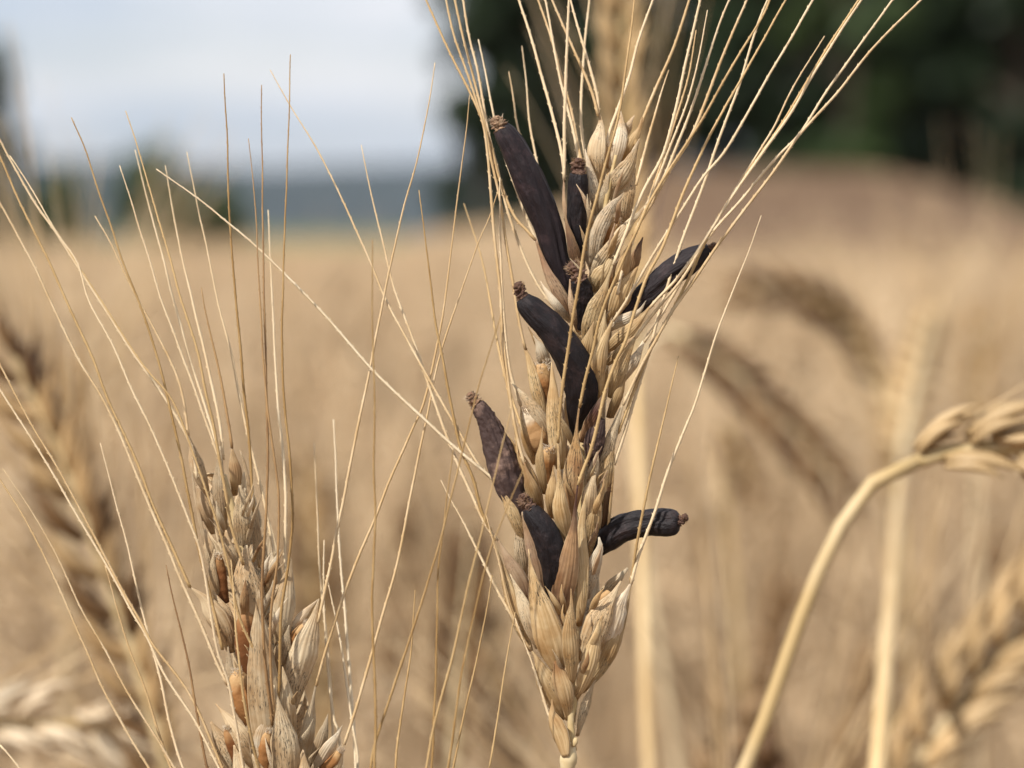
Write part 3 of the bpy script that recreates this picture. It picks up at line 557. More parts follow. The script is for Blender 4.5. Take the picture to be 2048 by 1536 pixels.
# awns, tip first, base last
MAIN_AWNS = [  # material, z base, z tip, points
 ('awn',.6,-3,[(838,-30),(870,41),(903,113),(937,178),(962,232),(982,290),(998,355),(1028,430),(1054,461),(1071,480)]),
 ('awn',2.4,2,[(884,-40),(905,60),(925,120),(943,170),(960,225),(972,280),(981,379),(990,487),(1000,576),(1004,650),(1015,750),(1026,830),(1036,880),(1049,930)]),
 ('awn',.8,-1,[(905,-20),(925,70),(943,140),(958,200),(972,260),(985,330),(1000,400),(1012,480),(1029,590),(1043,665),(1051,698)]),
 ('awn',-1,-6,[(922,-20),(938,70),(955,140),(965,200),(975,260),(990,320),(1015,420),(1050,520),(1085,585),(1122,628)]),
 ('awn_pale',-2,-9,[(957,79),(972,150),(985,219),(1005,300),(1060,450),(1110,560)]),
 ('awn',-3,-12,[(1017,143),(1027,200),(1036,253),(1060,330),(1095,430),(1130,520)]),
 ('awn_pale',-3,-14,[(1044,92),(1052,160),(1058,230),(1067,290),(1085,370),(1120,460),(1150,540)]),
 ('awn',0,-5,[(1030,-25),(1066,89),(1097,202),(1115,270),(1126,325),(1129,360)]),
 ('awn',0,1,[(1138,-25),(1135,60),(1130,191),(1128,290),(1128,360)]),
 ('awn',-1,-6,[(1088,-15),(1108,96),(1128,191),(1148,270),(1160,330),(1170,380)]),
 ('awn',-1,-8,[(1070,-20),(1100,68),(1121,147),(1142,219),(1158,300),(1172,360)]),
 ('awn',-1,-3,[(1096,-20),(1137,75),(1169,147),(1188,200),(1196,232)]),
 ('awn',-1.4,-4,[(1136,-20),(1155,51),(1176,120),(1194,188),(1197,226)]),
 ('awn_pale',-3,-14,[(1181,-20),(1167,113),(1162,219),(1168,300),(1185,360)]),
 ('awn_gold',5.6,5,[(1272,-30),(1262,60),(1250,150),(1237,232),(1205,350),(1175,465),(1160,550),(1145,640),(1133,720),(1122,800),(1116,885)]),
 ('awn',-2,-4,[(1310,-15),(1278,79),(1255,164),(1220,260),(1213,300)]),
 ('awn',-2,-6,[(1384,-20),(1347,96),(1299,205),(1278,260),(1270,290)]),
 ('awn',3.8,4,[(1406,-20),(1378,96),(1354,205),(1326,307),(1290,375),(1262,440),(1240,495),(1226,530)]),
 ('awn_pale',2,1,[(1466,-20),(1432,68),(1381,222),(1333,342),(1310,385),(1292,410)]),
 ('awn',.5,-3,[(1500,-15),(1449,103),(1388,260),(1340,340),(1310,395),(1282,440)]),
 ('awn_gold',5,6,[(1545,-15),(1524,33),(1460,140),(1415,220),(1374,286),(1332,350),(1296,411),(1274,460),(1236,543),(1200,634),(1186,700),(1170,760),(1159,815)]),
 ('awn',5,5,[(1634,-15),(1556,120),(1507,205),(1449,303),(1407,353),(1366,416),(1327,475),(1286,543),(1253,601),(1226,642)]),
 ('awn_gold',6.4,3,[(1580,-15),(1498,130),(1440,232),(1400,310),(1365,390),(1326,493),(1294,553),(1269,623),(1250,684),(1232,721),(1212,775),(1199,833),(1180,905),(1168,935),(1156,970)]),
 ('awn',.6,2,[(1544,-20),(1515,49),(1481,163),(1442,267),(1405,374),(1372,460),(1352,518),(1336,570),(1319,623),(1304,682),(1274,783),(1249,866),(1228,930)]),
 ('awn',2.6,3,[(1732,-15),(1677,68),(1628,146),(1582,225),(1530,300),(1481,368),(1420,462),(1386,515),(1349,563),(1320,592),(1299,616)]),
 ('awn',3.4,1,[(1649,72),(1608,137),(1576,195),(1550,250),(1524,293),(1465,390),(1415,472),(1369,550),(1332,596),(1295,642),(1270,676)]),
 ('awn',1.8,2,[(1856,-15),(1751,91),(1677,182),(1612,254),(1595,273),(1546,345),(1498,407),(1459,460),(1427,502),(1386,563),(1341,626),(1307,687),(1282,733),(1246,810)]),
 ('awn',1,-1,[(1795,-15),(1719,91),(1660,172),(1602,264),(1556,312),(1491,390),(1432,456),(1400,500),(1370,550),(1340,600),(1310,650),(1288,684)]),
 ('awn_gold',1.2,3,[(1727,-15),(1672,68),(1624,146),(1576,228),(1525,303),(1476,374),(1425,455),(1385,540),(1345,620),(1306,690),(1272,770),(1250,830),(1235,868)]),
 ('awn',2,4,[(1523,431),(1498,500),(1472,568),(1431,674),(1395,794),(1369,860),(1334,946),(1309,1023),(1276,1115),(1262,1168)]),
 ('awn_gold',.8,2,[(1357,712),(1340,783),(1322,860),(1299,960),(1289,1010),(1279,1060),(1269,1115),(1260,1172)]),
 ('awn',.2,1,[(1000,355),(1000,455),(1005,583),(1010,660),(1020,740),(1034,790),(1042,812)]),
 ('awn_gold',-2,-16,[(927,407),(955,487),(975,570),(990,660),(1010,750),(1045,860)]),
 ('awn_pale',2,4,[(312,338),(400,400),(455,445),(520,500),(640,620),(745,740),(850,840),(930,912),(975,948),(994,966)]),
 ('awn',1.8,-2,[(540,140),(580,210),(640,310),(690,410),(730,500),(770,595),(810,672),(850,744),(885,805),(914,856),(955,926),(980,955),(995,972)]),
 ('awn_gold',.6,4,[(838,380),(850,470),(867,620),(882,700),(901,799),(920,891),(946,958),(962,1019),(982,1066)]),
 ('awn',.8,-4,[(722,290),(740,380),(765,480),(790,580),(830,690),(866,795),(904,900),(942,987),(971,1050),(994,1080)]),
 ('awn',.5,3,[(1000,640),(1003,700),(1018,790),(1030,860),(1036,920),(1046,990),(1058,1030),(1058,1060),(1057,1100)]),
 ('awn_pale',0,-2,[(882,960),(904,1003),(924,1040),(957,1105),(992,1176),(1024,1232),(1040,1262)]),
 ('awn',1,1.4,[(1030,1236),(1048,1283),(1060,1312),(1072,1350),(1085,1393),(1096,1428),(1108,1452)]),
 ('awn',1,1.4,[(972,1030),(990,1095),(1005,1150),(1020,1215),(1045,1275),(1062,1300)]),
 ('awn',2,-2,[(1392,60),(1375,160),(1345,260),(1318,340),(1290,420),(1266,470)]),
 ('awn',2,2,[(1415,20),(1390,150),(1350,270),(1310,370),(1270,470),(1245,540),(1235,590)]),
 ('awn',1,-4,[(1338,140),(1318,200),(1300,260),(1285,320),(1272,370)]),
]
for mt, z0, z1, pts in MAIN_AWNS:
    awn(main, pts, z0, z1, D_M, r0=random.uniform(3.1, 3.8), r1=random.uniform(1.8, 2.4) if pts[0][1] < 0 else random.uniform(.8, 1.3), mat=mt, zb=4.0 if z0 >= 4 or pts[0] == (1357, 712) else 0.0)

# ================================================================== THE GREY EAR BESIDE IT
D_L = 0.402
left = thing('wheat_plant', 'greyish wheat ear with orange grains showing between its husks', 'wheat ear', ground_under(600, 1700, D_L), 'ripe wheat ears')
LEFT_HUSKS = [
 (l,'grey',0,-.4,-16,[(416,994,5),(401,955,14),(390,920,15),(383,892,9),(377,872,2.4)]),
 (l,'grey',.6,.4,-12,[(426,1068,5),(413,1030,13),(402,995,13),(394,972,4)]),
 (g,'grey',1.6,1.6,-4,[(449,1064,6),(441,1010,14),(438,960,13),(440,915,8),(440,892,2)]),
 (l,'stain',1.4,1,6,[(470,990,7),(472,950,13),(467,920,11),(464,893,2.5)]),
 (l,'greypale',2.2,2.4,4,[(487,1110,6),(485,1060,17),(483,1020,17),(483,990,12),(479,970,3)]),
 (l,'grey',.6,.2,22,[(521,1135,5),(515,1080,10),(508,1030,9),(500,980,7),(490,930,5),(480,900,2.4)]),
 (g,'greypale',1.2,1,-10,[(431,1150,7),(420,1105,12),(414,1075,8),(410,1058,2)]),
 (g,'grey',.4,.2,-30,[(427,1145,3),(411,1090,5),(399,1040,5),(390,990,4),(382,925,2.4)]),
 (g,'greypale',1.6,1.6,-14,[(441,1214,8),(428,1170,10),(425,1130,8),(430,1098,3)]),
 (g,'greypale',3.4,4,0,[(506,1265,10),(501,1210,28),(493,1160,30),(490,1120,19),(493,1090,4)]),
 (g,'stain',4.2,4.6,0,[(490,1240,8),(489,1200,10),(490,1175,6),(491,1157,.8)]),
 (g,'pale',1.6,1.6,12,[(534,1195,6),(540,1160,10),(547,1130,8),(561,1098,1)]),
 (g,'greypale',1.2,1.2,-4,[(530,1150,6),(530,1130,7),(533,1110,1)]),
 (l,'spotted',2.6,2.6,10,[(560,1315,8),(565,1250,20),(570,1200,24),(575,1160,18),(580,1130,8),(580,1113,2)]),
 (l,'greypale',2.2,2,-18,[(462,1305,8),(446,1260,21),(426,1225,23),(405,1195,14),(380,1174,2)]),
 (g,'spotted',1.6,1.4,-8,[(466,1270,5),(455,1235,12),(440,1205,8),(425,1181,1)]),
 (g,'greypale',5,6,0,[(546,1545,20),(536,1470,31),(529,1400,34),(523,1330,31),(520,1270,26),(518,1220,14),(518,1179,1.5)]),
 (g,'greypale',4,4.4,12,[(590,1505,6),(580,1450,14),(575,1400,16),(570,1360,10),(565,1333,1.5)]),
 (l,'spotted',2.2,2.4,18,[(588,1418,8),(592,1370,23),(605,1320,31),(617,1275,27),(629,1235,15),(638,1197,1.5)]),
 (g,'pale',1.2,.8,8,[(574,1294,6),(590,1255,10),(610,1225,9),(636,1199,1.5)]),
 (g,'grey',2.2,2,-14,[(468,1405,6),(460,1360,10),(457,1320,8),(456,1293,1.5)]),
 (l,'greypale',3.2,3,-12,[(516,1535,14),(490,1490,23),(465,1450,17),(446,1425,8),(431,1407,1)]),
 (l,'greypale',2.4,2,-16,[(477,1565,10),(456,1510,21),(436,1470,17),(421,1443,4)]),
 (g,'pale',4.6,4.8,0,[(516,1535,8),(520,1480,14),(527,1450,10),(533,1416,1)]),
 (g,'greypale',6,6.6,6,[(578,1600,16),(574,1540,28),(568,1470,26),(556,1405,8),(548,1370,2)]),
 (l,'spotted',1.4,1.4,24,[(604,1545,8),(612,1490,16),(620,1440,14),(627,1395,6),(633,1365,2.6)]),
 (g,'grey',1.8,1.8,12,[(627,1535,8),(640,1490,14),(650,1455,10),(656,1428,1)]),
 (g,'pale',2,2,14,[(628,1545,10),(655,1500,14),(675,1470,8),(685,1450,1)]),
 (l,'greypale',1.2,1.2,22,[(650,1580,10),(668,1535,16),(682,1505,8),(688,1485,2.4)]),
 (g,'greypale',2.4,2.6,-6,[(480,1160,7),(463,1120,14),(455,1085,12),(452,1060,3)]),
 (g,'grey',2,2,14,[(520,1240,7),(530,1200,14),(540,1165,10),(545,1140,2)]),
 (g,'grey',2.6,2.6,10,[(545,1350,8),(560,1315,16),(572,1280,12),(578,1250,2)]),
 (g,'greypale',4.6,5,-10,[(500,1640,12),(490,1580,24),(478,1530,18),(468,1490,3)]),
 (g,'greypale',4.6,5,14,[(620,1660,12),(615,1600,24),(610,1550,20),(606,1500,3)]),
]
for nm, mt, z0, z1, roll, pts in LEFT_HUSKS: husk(left, pts, z0, z1, mt, D_L, roll, name=nm)
lax = catmull([(640,1860),(600,1680),(570,1540),(540,1380),(505,1200),(470,1040),(445,950)], 34)
for i in range(0, 33):
    x, y = lax[i]; sgn = 1 if i % 2 else -1; x2, y2 = lax[min(i + 4, 33)]; dx, dy = x2 - x, y2 - y; k = 1.25 if y > 1150 else .9
    ox = sgn * 34 * k; front = y > 1560
    husk(left, [(x + sgn * 4, y + 20, 7), (x + ox * .7 + dx * .3, y + dy * .35, 22 * k), (x + ox * 1.2 + dx * .6, y + dy * .75, 18 * k), (x + ox * 1.5 + dx, y + dy * 1.2, 1.5)],
         3 if front and i % 3 else -2.4, 4 if front and i % 3 else -5, random.choice(['grey', 'greypale', 'spotted']), D_L, (0 if front and i % 3 else 170) + sgn * 20, name='glume', nu=10, nv=7)
ps = [P(x, y, D_L) - left.location for x, y in lax]
vs, fs, uvs = tube_mesh('rachis', ps, [8 * D_L / FPX] * len(ps), 8); link('rachis', mesh('rachis', vs, fs, uvs), M['rachis'], left)
stem_down(left, 640, 1855, D_L, 15, (0.02, 0.0))
slivers(left, lax, 34, D_L, ['greypale', 'grey', 'pale', 'spotted', 'stain'], 70, 2.0, 5.0)
kernel(left, [(447,1205,12),(441,1165,14),(437,1130,13),(437,1111,7)], 2.2, 2.2, D_L, 'kernel_dark', (0, -1))
kernel(left, [(538,1190,8),(545,1168,8),(551,1152,4)], 2.2, 2.2, D_L, 'kernel')
kernel(left, [(501,1350,13),(492,1300,21),(492,1250,20),(495,1225,14),(495,1211,6)], 3.2, 3.2, D_L, 'kernel_dark', (.1, -1))
kernel(left, [(570,1325,6),(585,1290,13),(600,1265,13),(613,1248,6)], 2.6, 2.4, D_L, 'kernel', (.6, -.8))
kernel(left, [(508,1455,13),(494,1412,26),(483,1380,25),(477,1356,19),(474,1342,8)], 4.0, 4.0, D_L, 'kernel', (-.2, -1))
kernel(left, [(481,1540,10),(469,1500,14),(459,1470,12),(454,1454,5)], 3.8, 3.8, D_L, 'kernel_dark', (-.3, -1))
kernel(left, [(530,1550,12),(530,1505,14),(533,1477,12),(538,1461,5)], 5.6, 5.6, D_L, 'kernel', (.2, -1))
kernel(left, [(642,1548,12),(665,1522,12),(682,1500,5)], 2.8, 2.6, D_L, 'kernel', (.6, -.8))
kernel(left, [(408,1040,5),(403,1010,8),(398,985,4)], 1.2, 1.2, D_L, 'kernel_dark')
LEFT_AWNS = [
 ('awn',2,4,[(-30,345),(0,407),(65,525),(100,600),(152,710),(207,801),(250,892),(292,996),(329,1081),(365,1166),(400,1245),(437,1333),(455,1370)]),
 ('awn_gold',2,3,[(-20,270),(0,314),(34,393),(75,478),(99,525),(131,600),(183,710),(219,807),(268,911),(304,1008),(341,1087),(380,1175)]),
 ('awn',5,7,[(20,311),(68,386),(116,468),(154,525),(177,600),(225,691),(262,777),(304,862),(341,947),(378,1040),(402,1110),(424,1239),(437,1307),(457,1366),(473,1455),(490,1560)]),
 ('awn',.2,2,[(-20,248),(0,280),(20,318),(68,403),(113,468),(150,525),(198,600),(256,691),(317,777),(359,844),(385,900),(394,960)]),
 ('awn_gold',7,8,[(114,462),(135,498),(165,545),(201,600),(244,667),(290,735),(344,800),(386,904),(412,982),(438,1060),(456,1130),(473,1213),(488,1259),(516,1315),(539,1366)]),
 ('awn',0,0,[(190,432),(215,475),(239,525),(277,600),(341,722),(365,790),(377,872)]),
 ('awn',.4,2,[(239,331),(263,403),(280,461),(301,525),(323,600),(353,679),(384,764),(415,850),(432,900),(440,930)]),
 ('awn_pale',-1,-8,[(270,300),(294,393),(328,525),(347,600),(378,710),(420,844),(440,920)]),
 ('awn_gold',5,6,[(251,222),(273,284),(297,369),(321,455),(342,525),(362,600),(396,704),(412,790),(430,865),(448,969),(461,1047),(487,1130)]),
 ('awn_gold',2,6,[(143,235),(171,301),(195,376),(219,444),(246,525),(280,610),(316,720),(350,860),(375,980),(398,1100),(425,1210),(445,1300)]),
 ('awn_pale',-1,-7,[(330,331),(349,437),(366,525),(384,600),(420,752),(440,850),(446,920)]),
 ('awn_brown',1,1,[(403,575),(412,625),(435,728),(450,800),(462,880),(464,896)]),
 ('awn_pale',0,-5,[(374,304),(393,403),(410,478),(420,525),(435,600),(463,710),(480,800),(503,899),(529,1008),(550,1113)]),
 ('awn_gold',.5,3,[(448,147),(455,290),(458,403),(465,525),(472,600),(482,720),(490,800),(498,878),(503,961),(508,1030)]),
 ('awn',3,3,[(-20,700),(0,731),(61,844),(122,947),(183,1063),(244,1179),(286,1252),(310,1294),(378,1386),(430,1500),(470,1600)]),
 ('awn',3,3,[(-20,750),(0,780),(91,923),(158,1038),(213,1130),(262,1221),(292,1270),(329,1349),(396,1453),(440,1540),(480,1620)]),
 ('awn',2,4,[(6,938),(61,1020),(110,1105),(158,1209),(207,1294),(256,1386),(317,1483),(370,1570),(450,1700),(560,1800)]),
 ('awn',2,3,[(-20,930),(0,959),(67,1069),(122,1185),(170,1294),(213,1392),(262,1477),(310,1555),(400,1690),(540,1790)]),
 ('awn',1,-4,[(201,886),(231,1002),(256,1093),(274,1179),(292,1252),(317,1343),(341,1453),(380,1570),(460,1700)]),
 ('awn',1,0,[(210,1130),(234,1215),(262,1306),(292,1386),(341,1536),(400,1650),(500,1780)]),
 ('awn_brown',2,4,[(332,1130),(353,1227),(378,1331),(390,1404),(414,1536),(450,1640),(500,1720)]),
 ('awn_brown',7,9,[(523,170),(524,300),(526,444),(528,600),(533,800),(536,904),(532,1034),(524,1160),(528,1300),(545,1450)]),
 ('awn_brown',7,10,[(497,277),(509,393),(516,525),(524,680),(536,826),(550,930),(558,1008),(555,1113),(541,1252),(546,1404),(570,1545)]),
 ('awn_pale',-2,-9,[(536,420),(545,600),(555,800),(563,878),(571,982),(570,1113),(578,1190)]),
 ('awn_gold',6,7,[(581,109),(578,239),(572,393),(567,525),(564,660),(568,800),(579,904),(585,1021),(579,1113),(562,1226),(559,1353),(552,1440)]),
 ('awn',2.4,3,[(870,125),(855,220),(835,320),(805,425),(778,545),(755,660),(727,800),(701,930),(680,1034),(662,1125),(650,1180),(636,1245)]),
 ('awn',1.4,0,[(940,190),(928,300),(912,420),(895,560),(878,670),(850,800),(821,865),(782,956),(753,1029),(717,1113),(685,1200),(653,1295),(638,1350),(632,1372)]),
 ('awn',2,0,[(997,379),(978,435),(955,487),(918,595),(885,690),(866,770),(850,850),(821,995),(788,1150),(752,1277),(716,1404),(688,1490)]),
 ('awn_pale',-3,-10,[(628,886),(633,1008),(640,1150),(655,1302),(666,1455),(660,1600)]),
 ('awn_pale',-3,-10,[(667,839),(675,1021),(683,1150),(696,1302),(711,1531),(700,1680)]),
 ('awn_pale',-1,-4,[(652,1150),(676,1252),(691,1353),(706,1455),(716,1531),(700,1660)]),
 ('awn_pale',-2,-6,[(648,1080),(648,1200),(655,1330),(668,1440),(678,1470),(690,1600)]),
 ('awn_gold',6,9,[(462,1120),(470,1230),(478,1328),(493,1429),(516,1531),(540,1600)]),
 ('awn',2,2,[(0,1490),(30,1525),(70,1580),(200,1700),(500,1850)]),
]
for mt, z0, z1, pts in LEFT_AWNS:
    awn(left, pts, min(z0, 4.6), z1, D_L, r0=random.uniform(3.0, 3.6), r1=random.uniform(.8, 1.2) if pts[0][0] > 0 else 1.9, mat=mt, zb=4.5 if z0 >= 5 else 0.0)

# ================================================================== THE EAR BELOW (only its awns reach into the picture)
def spikelet_mesh(name, seed, big=1.0):
    """one spikelet, unit length along +Z, spread along X: two glumes, two lemmas, a middle floret, all closed shells"""
    rng = random.Random(seed); vs, fs, uvs = [], [], []
    def scale_(ang, lean, ln, wd, off):
        b = len(vs); nu, nv = 7, 6
        for i in range(nu):
            u = i / (nu - 1); wv = wd * (math.sin(math.pi * min(1, u * .92 + .08)) ** .7) * (1 - u ** 5) + .006
            cz = u * ln; cx = math.sin(lean) * u * ln + off[0]; cy = off[1] + .08 * math.sin(u * math.pi)
            for j in range(nv):
                a = 2 * math.pi * j / nv
                px, py = math.cos(a) * wv, math.sin(a) * wv * .6
                vs.append(Vector((cx + px * math.cos(ang) - py * math.sin(ang), cy + px * math.sin(ang) + py * math.cos(ang), cz * math.cos(lean)))); uvs.append((j / nv, u))
        for i in range(nu - 1):
            for j in range(nv):
                k = (j + 1) % nv; fs.append((b + i * nv + j, b + i * nv + k, b + (i + 1) * nv + k, b + (i + 1) * nv + j))
        fs.append(tuple(b + j for j in range(nv))[::-1]); fs.append(tuple(b + (nu - 1) * nv + j for j in range(nv)))
    q = lambda a: rng.uniform(-a, a)
    scale_(.5 + q(.2), -.42 + q(.1), .72, .105, (-.10, -.03)); scale_(-.5 + q(.2), .42 + q(.1), .72, .105, (.10, -.03))
    scale_(.3 + q(.2), -.27 + q(.1), 1.0, .125, (-.07, .06)); scale_(-.3 + q(.2), .27 + q(.1), 1.0, .125, (.07, .06))
    scale_(q(.3), q(.12), 1.05, .12, (0, 0))
    return mesh(name, vs, fs, uvs)
SPK = {}
for mt in ('cream', 'tan', 'pale'):
    SPK[mt] = []
    for s_ in range(3):
        me = spikelet_mesh('spikelet', 31 * s_ + len(mt)); me.materials.append(M[mt]); SPK[mt].append(me)
def awn_mesh(seed, sides=4, bend=.12):
    rng = random.Random(seed); n = 7; b = rng.uniform(-bend, bend); c = rng.uniform(-bend, bend)
    ps = [Vector((b * (i / (n - 1)) ** 2, c * (i / (n - 1)) ** 2, i / (n - 1))) for i in range(n)]
    vs, fs, uvs = tube_mesh('awn', ps, [.0042 * (1 - .75 * i / (n - 1)) for i in range(n)], sides, Vector((0, 1, 0)))
    return mesh('awn', vs, fs, uvs)
AWN = []
for s_ in range(6):
    me = awn_mesh(s_ + 3); me.materials.append(M['awn']); AWN.append(me)
def basis(z, xh):
    z = z.normalized(); x = (xh - z * xh.dot(z)).normalized(); y = z.cross(x)
    return Matrix((x, y, z)).transposed().to_4x4()
def ear_plant(label, stem, ear, mat='cream', stemmat='stem', n=20, slen=0.0135, alen=0.055, awns=3, r_stem=.0011, group='blurred wheat ears', seed=1, side=None, gnd=True, spread=.42, mixd=0.0):
    """stem and ear given as photo points (x, y, distance); the ear runs from its base to its tip"""
    rng = random.Random(seed)
    S = [P(*p) for p in stem]; E = [P(*p) for p in ear]
    if gnd:
        a = S[0]; dv = (S[1] - S[0]).normalized() if len(S) > 1 else Vector((0, 0, 1)); low_ = []
        z = a.z; p = a.copy()
        step = .012                              # carry the stem's line on down, turning upright, to the soil
        while p.z > .16:
            dv = (dv * .85 + Vector((0, 0, 1)) * .15).normalized(); p = p - dv * step / max(dv.z, .3); low_.append(p.copy()); step = min(step * 1.5, .1)
        low_.append(Vector((p.x, p.y, p.z * .5))); low_.append(Vector((p.x, p.y, 0.0))); S = low_[::-1] + S
    root = thing('wheat_plant', label, 'wheat ear', (S[0].x, S[0].y, S[0].z), group); org = root.location
    sp = [Vector(p[:3]) - org for p in catmull([(*p, 0) for p in S], 130)]
    vs, fs, uvs = tube_mesh('stem', sp, [r_stem * (1.25 - .35 * i / 129) for i in range(130)], 8); link('stem', mesh('stem', vs, fs, uvs), M[stemmat], root)
    ep = [Vector(p[:3]) - org for p in catmull([(*p, 0) for p in E], n + 2)]
    vs, fs, uvs = tube_mesh('rachis', ep, [r_stem * (1 - .6 * i / (n + 1)) for i in range(n + 2)], 6); link('rachis', mesh('rachis', vs, fs, uvs), M['rachis'], root)
    sd0 = side or RT
    for i in range(n):
        t = (ep[min(i + 2, n + 1)] - ep[max(i - 1, 0)]).normalized(); sv = (sd0 - t * sd0.dot(t)).normalized(); fv = t.cross(sv)
        sg = 1 if i % 2 else -1; k = (.72 + .28 * math.sin(math.pi * min(1, (i + 2) / n * .9)))
        d = (t + sv * sg * spread * rng.uniform(.8, 1.2) + fv * rng.uniform(-.12, .12))
        if i == n - 1: d = t
        mx = Matrix.Translation(ep[i] + sv * sg * .0014) @ basis(d, fv + sv * rng.uniform(-.3, .3)) @ Matrix.Diagonal((slen * k, slen * k, slen * k, 1))
        o = link('spikelet', rng.choice(SPK['umber' if mixd and rng.random() < mixd else mat]), None, root); o.matrix_local = mx
        for a in range(awns):
            da = (d.normalized() + sv * rng.uniform(-.14, .14) + fv * rng.uniform(-.16, .16)); la = alen * rng.uniform(.75, 1.15)
            q = link('awn', rng.choice(AWN), None, root)
            q.matrix_local = Matrix.Translation(ep[i] + sv * sg * .0014 + d.normalized() * slen * k * .85) @ basis(da, fv) @ Matrix.Diagonal((la, la, la, 1))
    return root
D_T = 0.385
low = ear_plant('wheat ear standing below, its golden awns crossing in front of the two main ears', [(800, 2500, D_T)], [(800, 2450, D_T), (795, 2200, D_T), (790, 1960, D_T), (792, 1760, D_T)], 'tan', n=20, awns=0, seed=5, group='ripe wheat ears')
for pts, z0, z1, mt in [
 ([(1003,626),(980,700),(955,780),(920,923),(872,1110),(820,1277),(765,1440),(742,1531),(735,1700),(760,1900)],0,4,'awn_gold'),
 ([(1027,800),(1000,907),(969,1040),(937,1169),(905,1314),(869,1444),(850,1550),(820,1700),(800,1900)],0,8,'awn_gold'),
 ([(1050,930),(1025,990),(1005,1040),(979,1105),(947,1234),(921,1363),(898,1524),(860,1700),(820,1950)],0,8,'awn_gold'),
 ([(905,900),(889,1040),(876,1147),(873,1298),(863,1536),(840,1700),(805,1850)],0,2,'awn_gold'),
 ([(1030,1224),(1011,1331),(979,1534),(930,1750),(830,2050)],-2,-6,'awn_gold'),
 ([(744,480),(745,640),(749,800),(747,930),(750,1034),(747,1138),(744,1200),(748,1328),(752,1455),(750,1560),(775,1800)],2,4,'awn_gold'),
 ([(985,1150),(960,1290),(930,1420),(900,1560),(850,1720),(815,1900)],-4,-10,'awn_gold'),
 ([(830,1180),(822,1300),(800,1450),(790,1560),(790,1720)],-3,-8,'awn_gold')]:
    awn(low, pts, z0, z1, D_T, r0=3.2, r1=1.0, mat=mt)

# ================================================================== BLURRED PLANTS AROUND THEM
M['umber'] = simple_straw('husk_umber', (0.24, 0.135, 0.055), (0.11, 0.055, 0.022), 200)  # dark brown husk; on drooping ears and dark stalks the colour carries shade
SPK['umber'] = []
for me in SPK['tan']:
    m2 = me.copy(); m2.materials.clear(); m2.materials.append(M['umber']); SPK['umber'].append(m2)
ear_plant('nodding pale wheat ear on an arched stem, right of the ergot ear',
          [(1440,1640,.485),(1480,1560,.485),(1535,1425,.485),(1592,1260,.485),(1652,1112,.485),(1715,1000,.485),(1778,942,.485),(1838,921,.485)],
          [(1838,921,.485),(1890,905,.485),(1970,896,.485),(2080,900,.485),(2230,930,.485),(2400,990,.485),(2600,1100,.485)], 'cream', 'stem', n=15, slen=.0150, r_stem=.0013, seed=11, spread=.34, awns=1, group='nodding ears')
ear_plant('pale golden ear leaning right, low beside the golden stem',
          [(1770,1850,.62),(1795,1640,.62)], [(1795,1640,.62),(1850,1510,.62),(1930,1390,.62),(2030,1270,.62),(2160,1140,.62),(2330,1000,.62)], 'cream', 'stem', n=20, slen=.0175, r_stem=.0013, seed=12, awns=2, spread=.5, mixd=.15)
ear_plant('golden straight stem leaning away behind the nodding ear',
          [(1745,1650,.53),(1762,1450,.545),(1780,1220,.60),(1795,1030,.70),(1805,900,.84)], [(1805,900,.84),(1825,800,.92),(1850,690,1.0),(1880,590,1.08)], 'cream', 'stem_gold', n=18, slen=.013, r_stem=.0016, seed=13, awns=2)
ear_plant('tall pale ear rising behind the ergot ear, into the sky',
          [(1306,1650,.64),(1292,1400,.645),(1284,1100,.66),(1274,800,.68),(1270,690,.69)], [(1270,690,.69),(1264,520,.69),(1258,300,.69),(1250,80,.69),(1242,-160,.69)], 'cream', 'stem_gold', n=22, slen=.0125, r_stem=.0014, seed=14, awns=1, spread=.28)
ear_plant('tan ear leaning left, its gaps showing dark brown grain',
          [(360,1800,.60),(340,1560,.60)], [(340,1560,.60),(290,1380,.60),(215,1160,.60),(130,930,.60),(50,760,.60),(0,640,.60)], 'tan', 'stem', n=22, slen=.0140, r_stem=.0013, seed=15, awns=2, mixd=.5)
ear_plant('drooping ear, its shaded side put in as dark brown colour',
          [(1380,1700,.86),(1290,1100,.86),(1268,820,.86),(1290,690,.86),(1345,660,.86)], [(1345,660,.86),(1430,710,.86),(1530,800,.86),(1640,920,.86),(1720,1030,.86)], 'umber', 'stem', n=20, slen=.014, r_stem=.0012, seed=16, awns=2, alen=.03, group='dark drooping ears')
ear_plant('arching ear above the drooping one, its shade put in as dark brown colour',
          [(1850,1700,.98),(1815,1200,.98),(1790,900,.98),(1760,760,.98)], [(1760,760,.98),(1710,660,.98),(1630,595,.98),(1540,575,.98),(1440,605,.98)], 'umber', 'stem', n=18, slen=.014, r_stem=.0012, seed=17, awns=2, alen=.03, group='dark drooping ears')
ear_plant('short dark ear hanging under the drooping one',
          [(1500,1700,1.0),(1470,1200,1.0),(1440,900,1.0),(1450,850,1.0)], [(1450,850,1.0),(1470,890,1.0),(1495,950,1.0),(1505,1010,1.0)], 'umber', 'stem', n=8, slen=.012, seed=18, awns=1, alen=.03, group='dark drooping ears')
ear_plant('bright ear lying almost level, low beside the left-leaning ear',
          [(-260,1800,.60),(-230,1600,.60),(-180,1500,.60),(-120,1465,.60)], [(-120,1465,.60),(-20,1452,.60),(100,1445,.60),(210,1455,.60),(300,1490,.60)], 'pale', 'stem', n=10, slen=.013, seed=19, awns=2)
ear_plant('upright tan ear standing between the ergot ear and the grey ear',
          [(640,1750,.95),(650,1500,.95)], [(650,1500,.95),(640,1300,.95),(625,1100,.95),(600,880,.95)], 'tan', 'stem', n=20, slen=.014, seed=20, awns=2, mixd=.3)
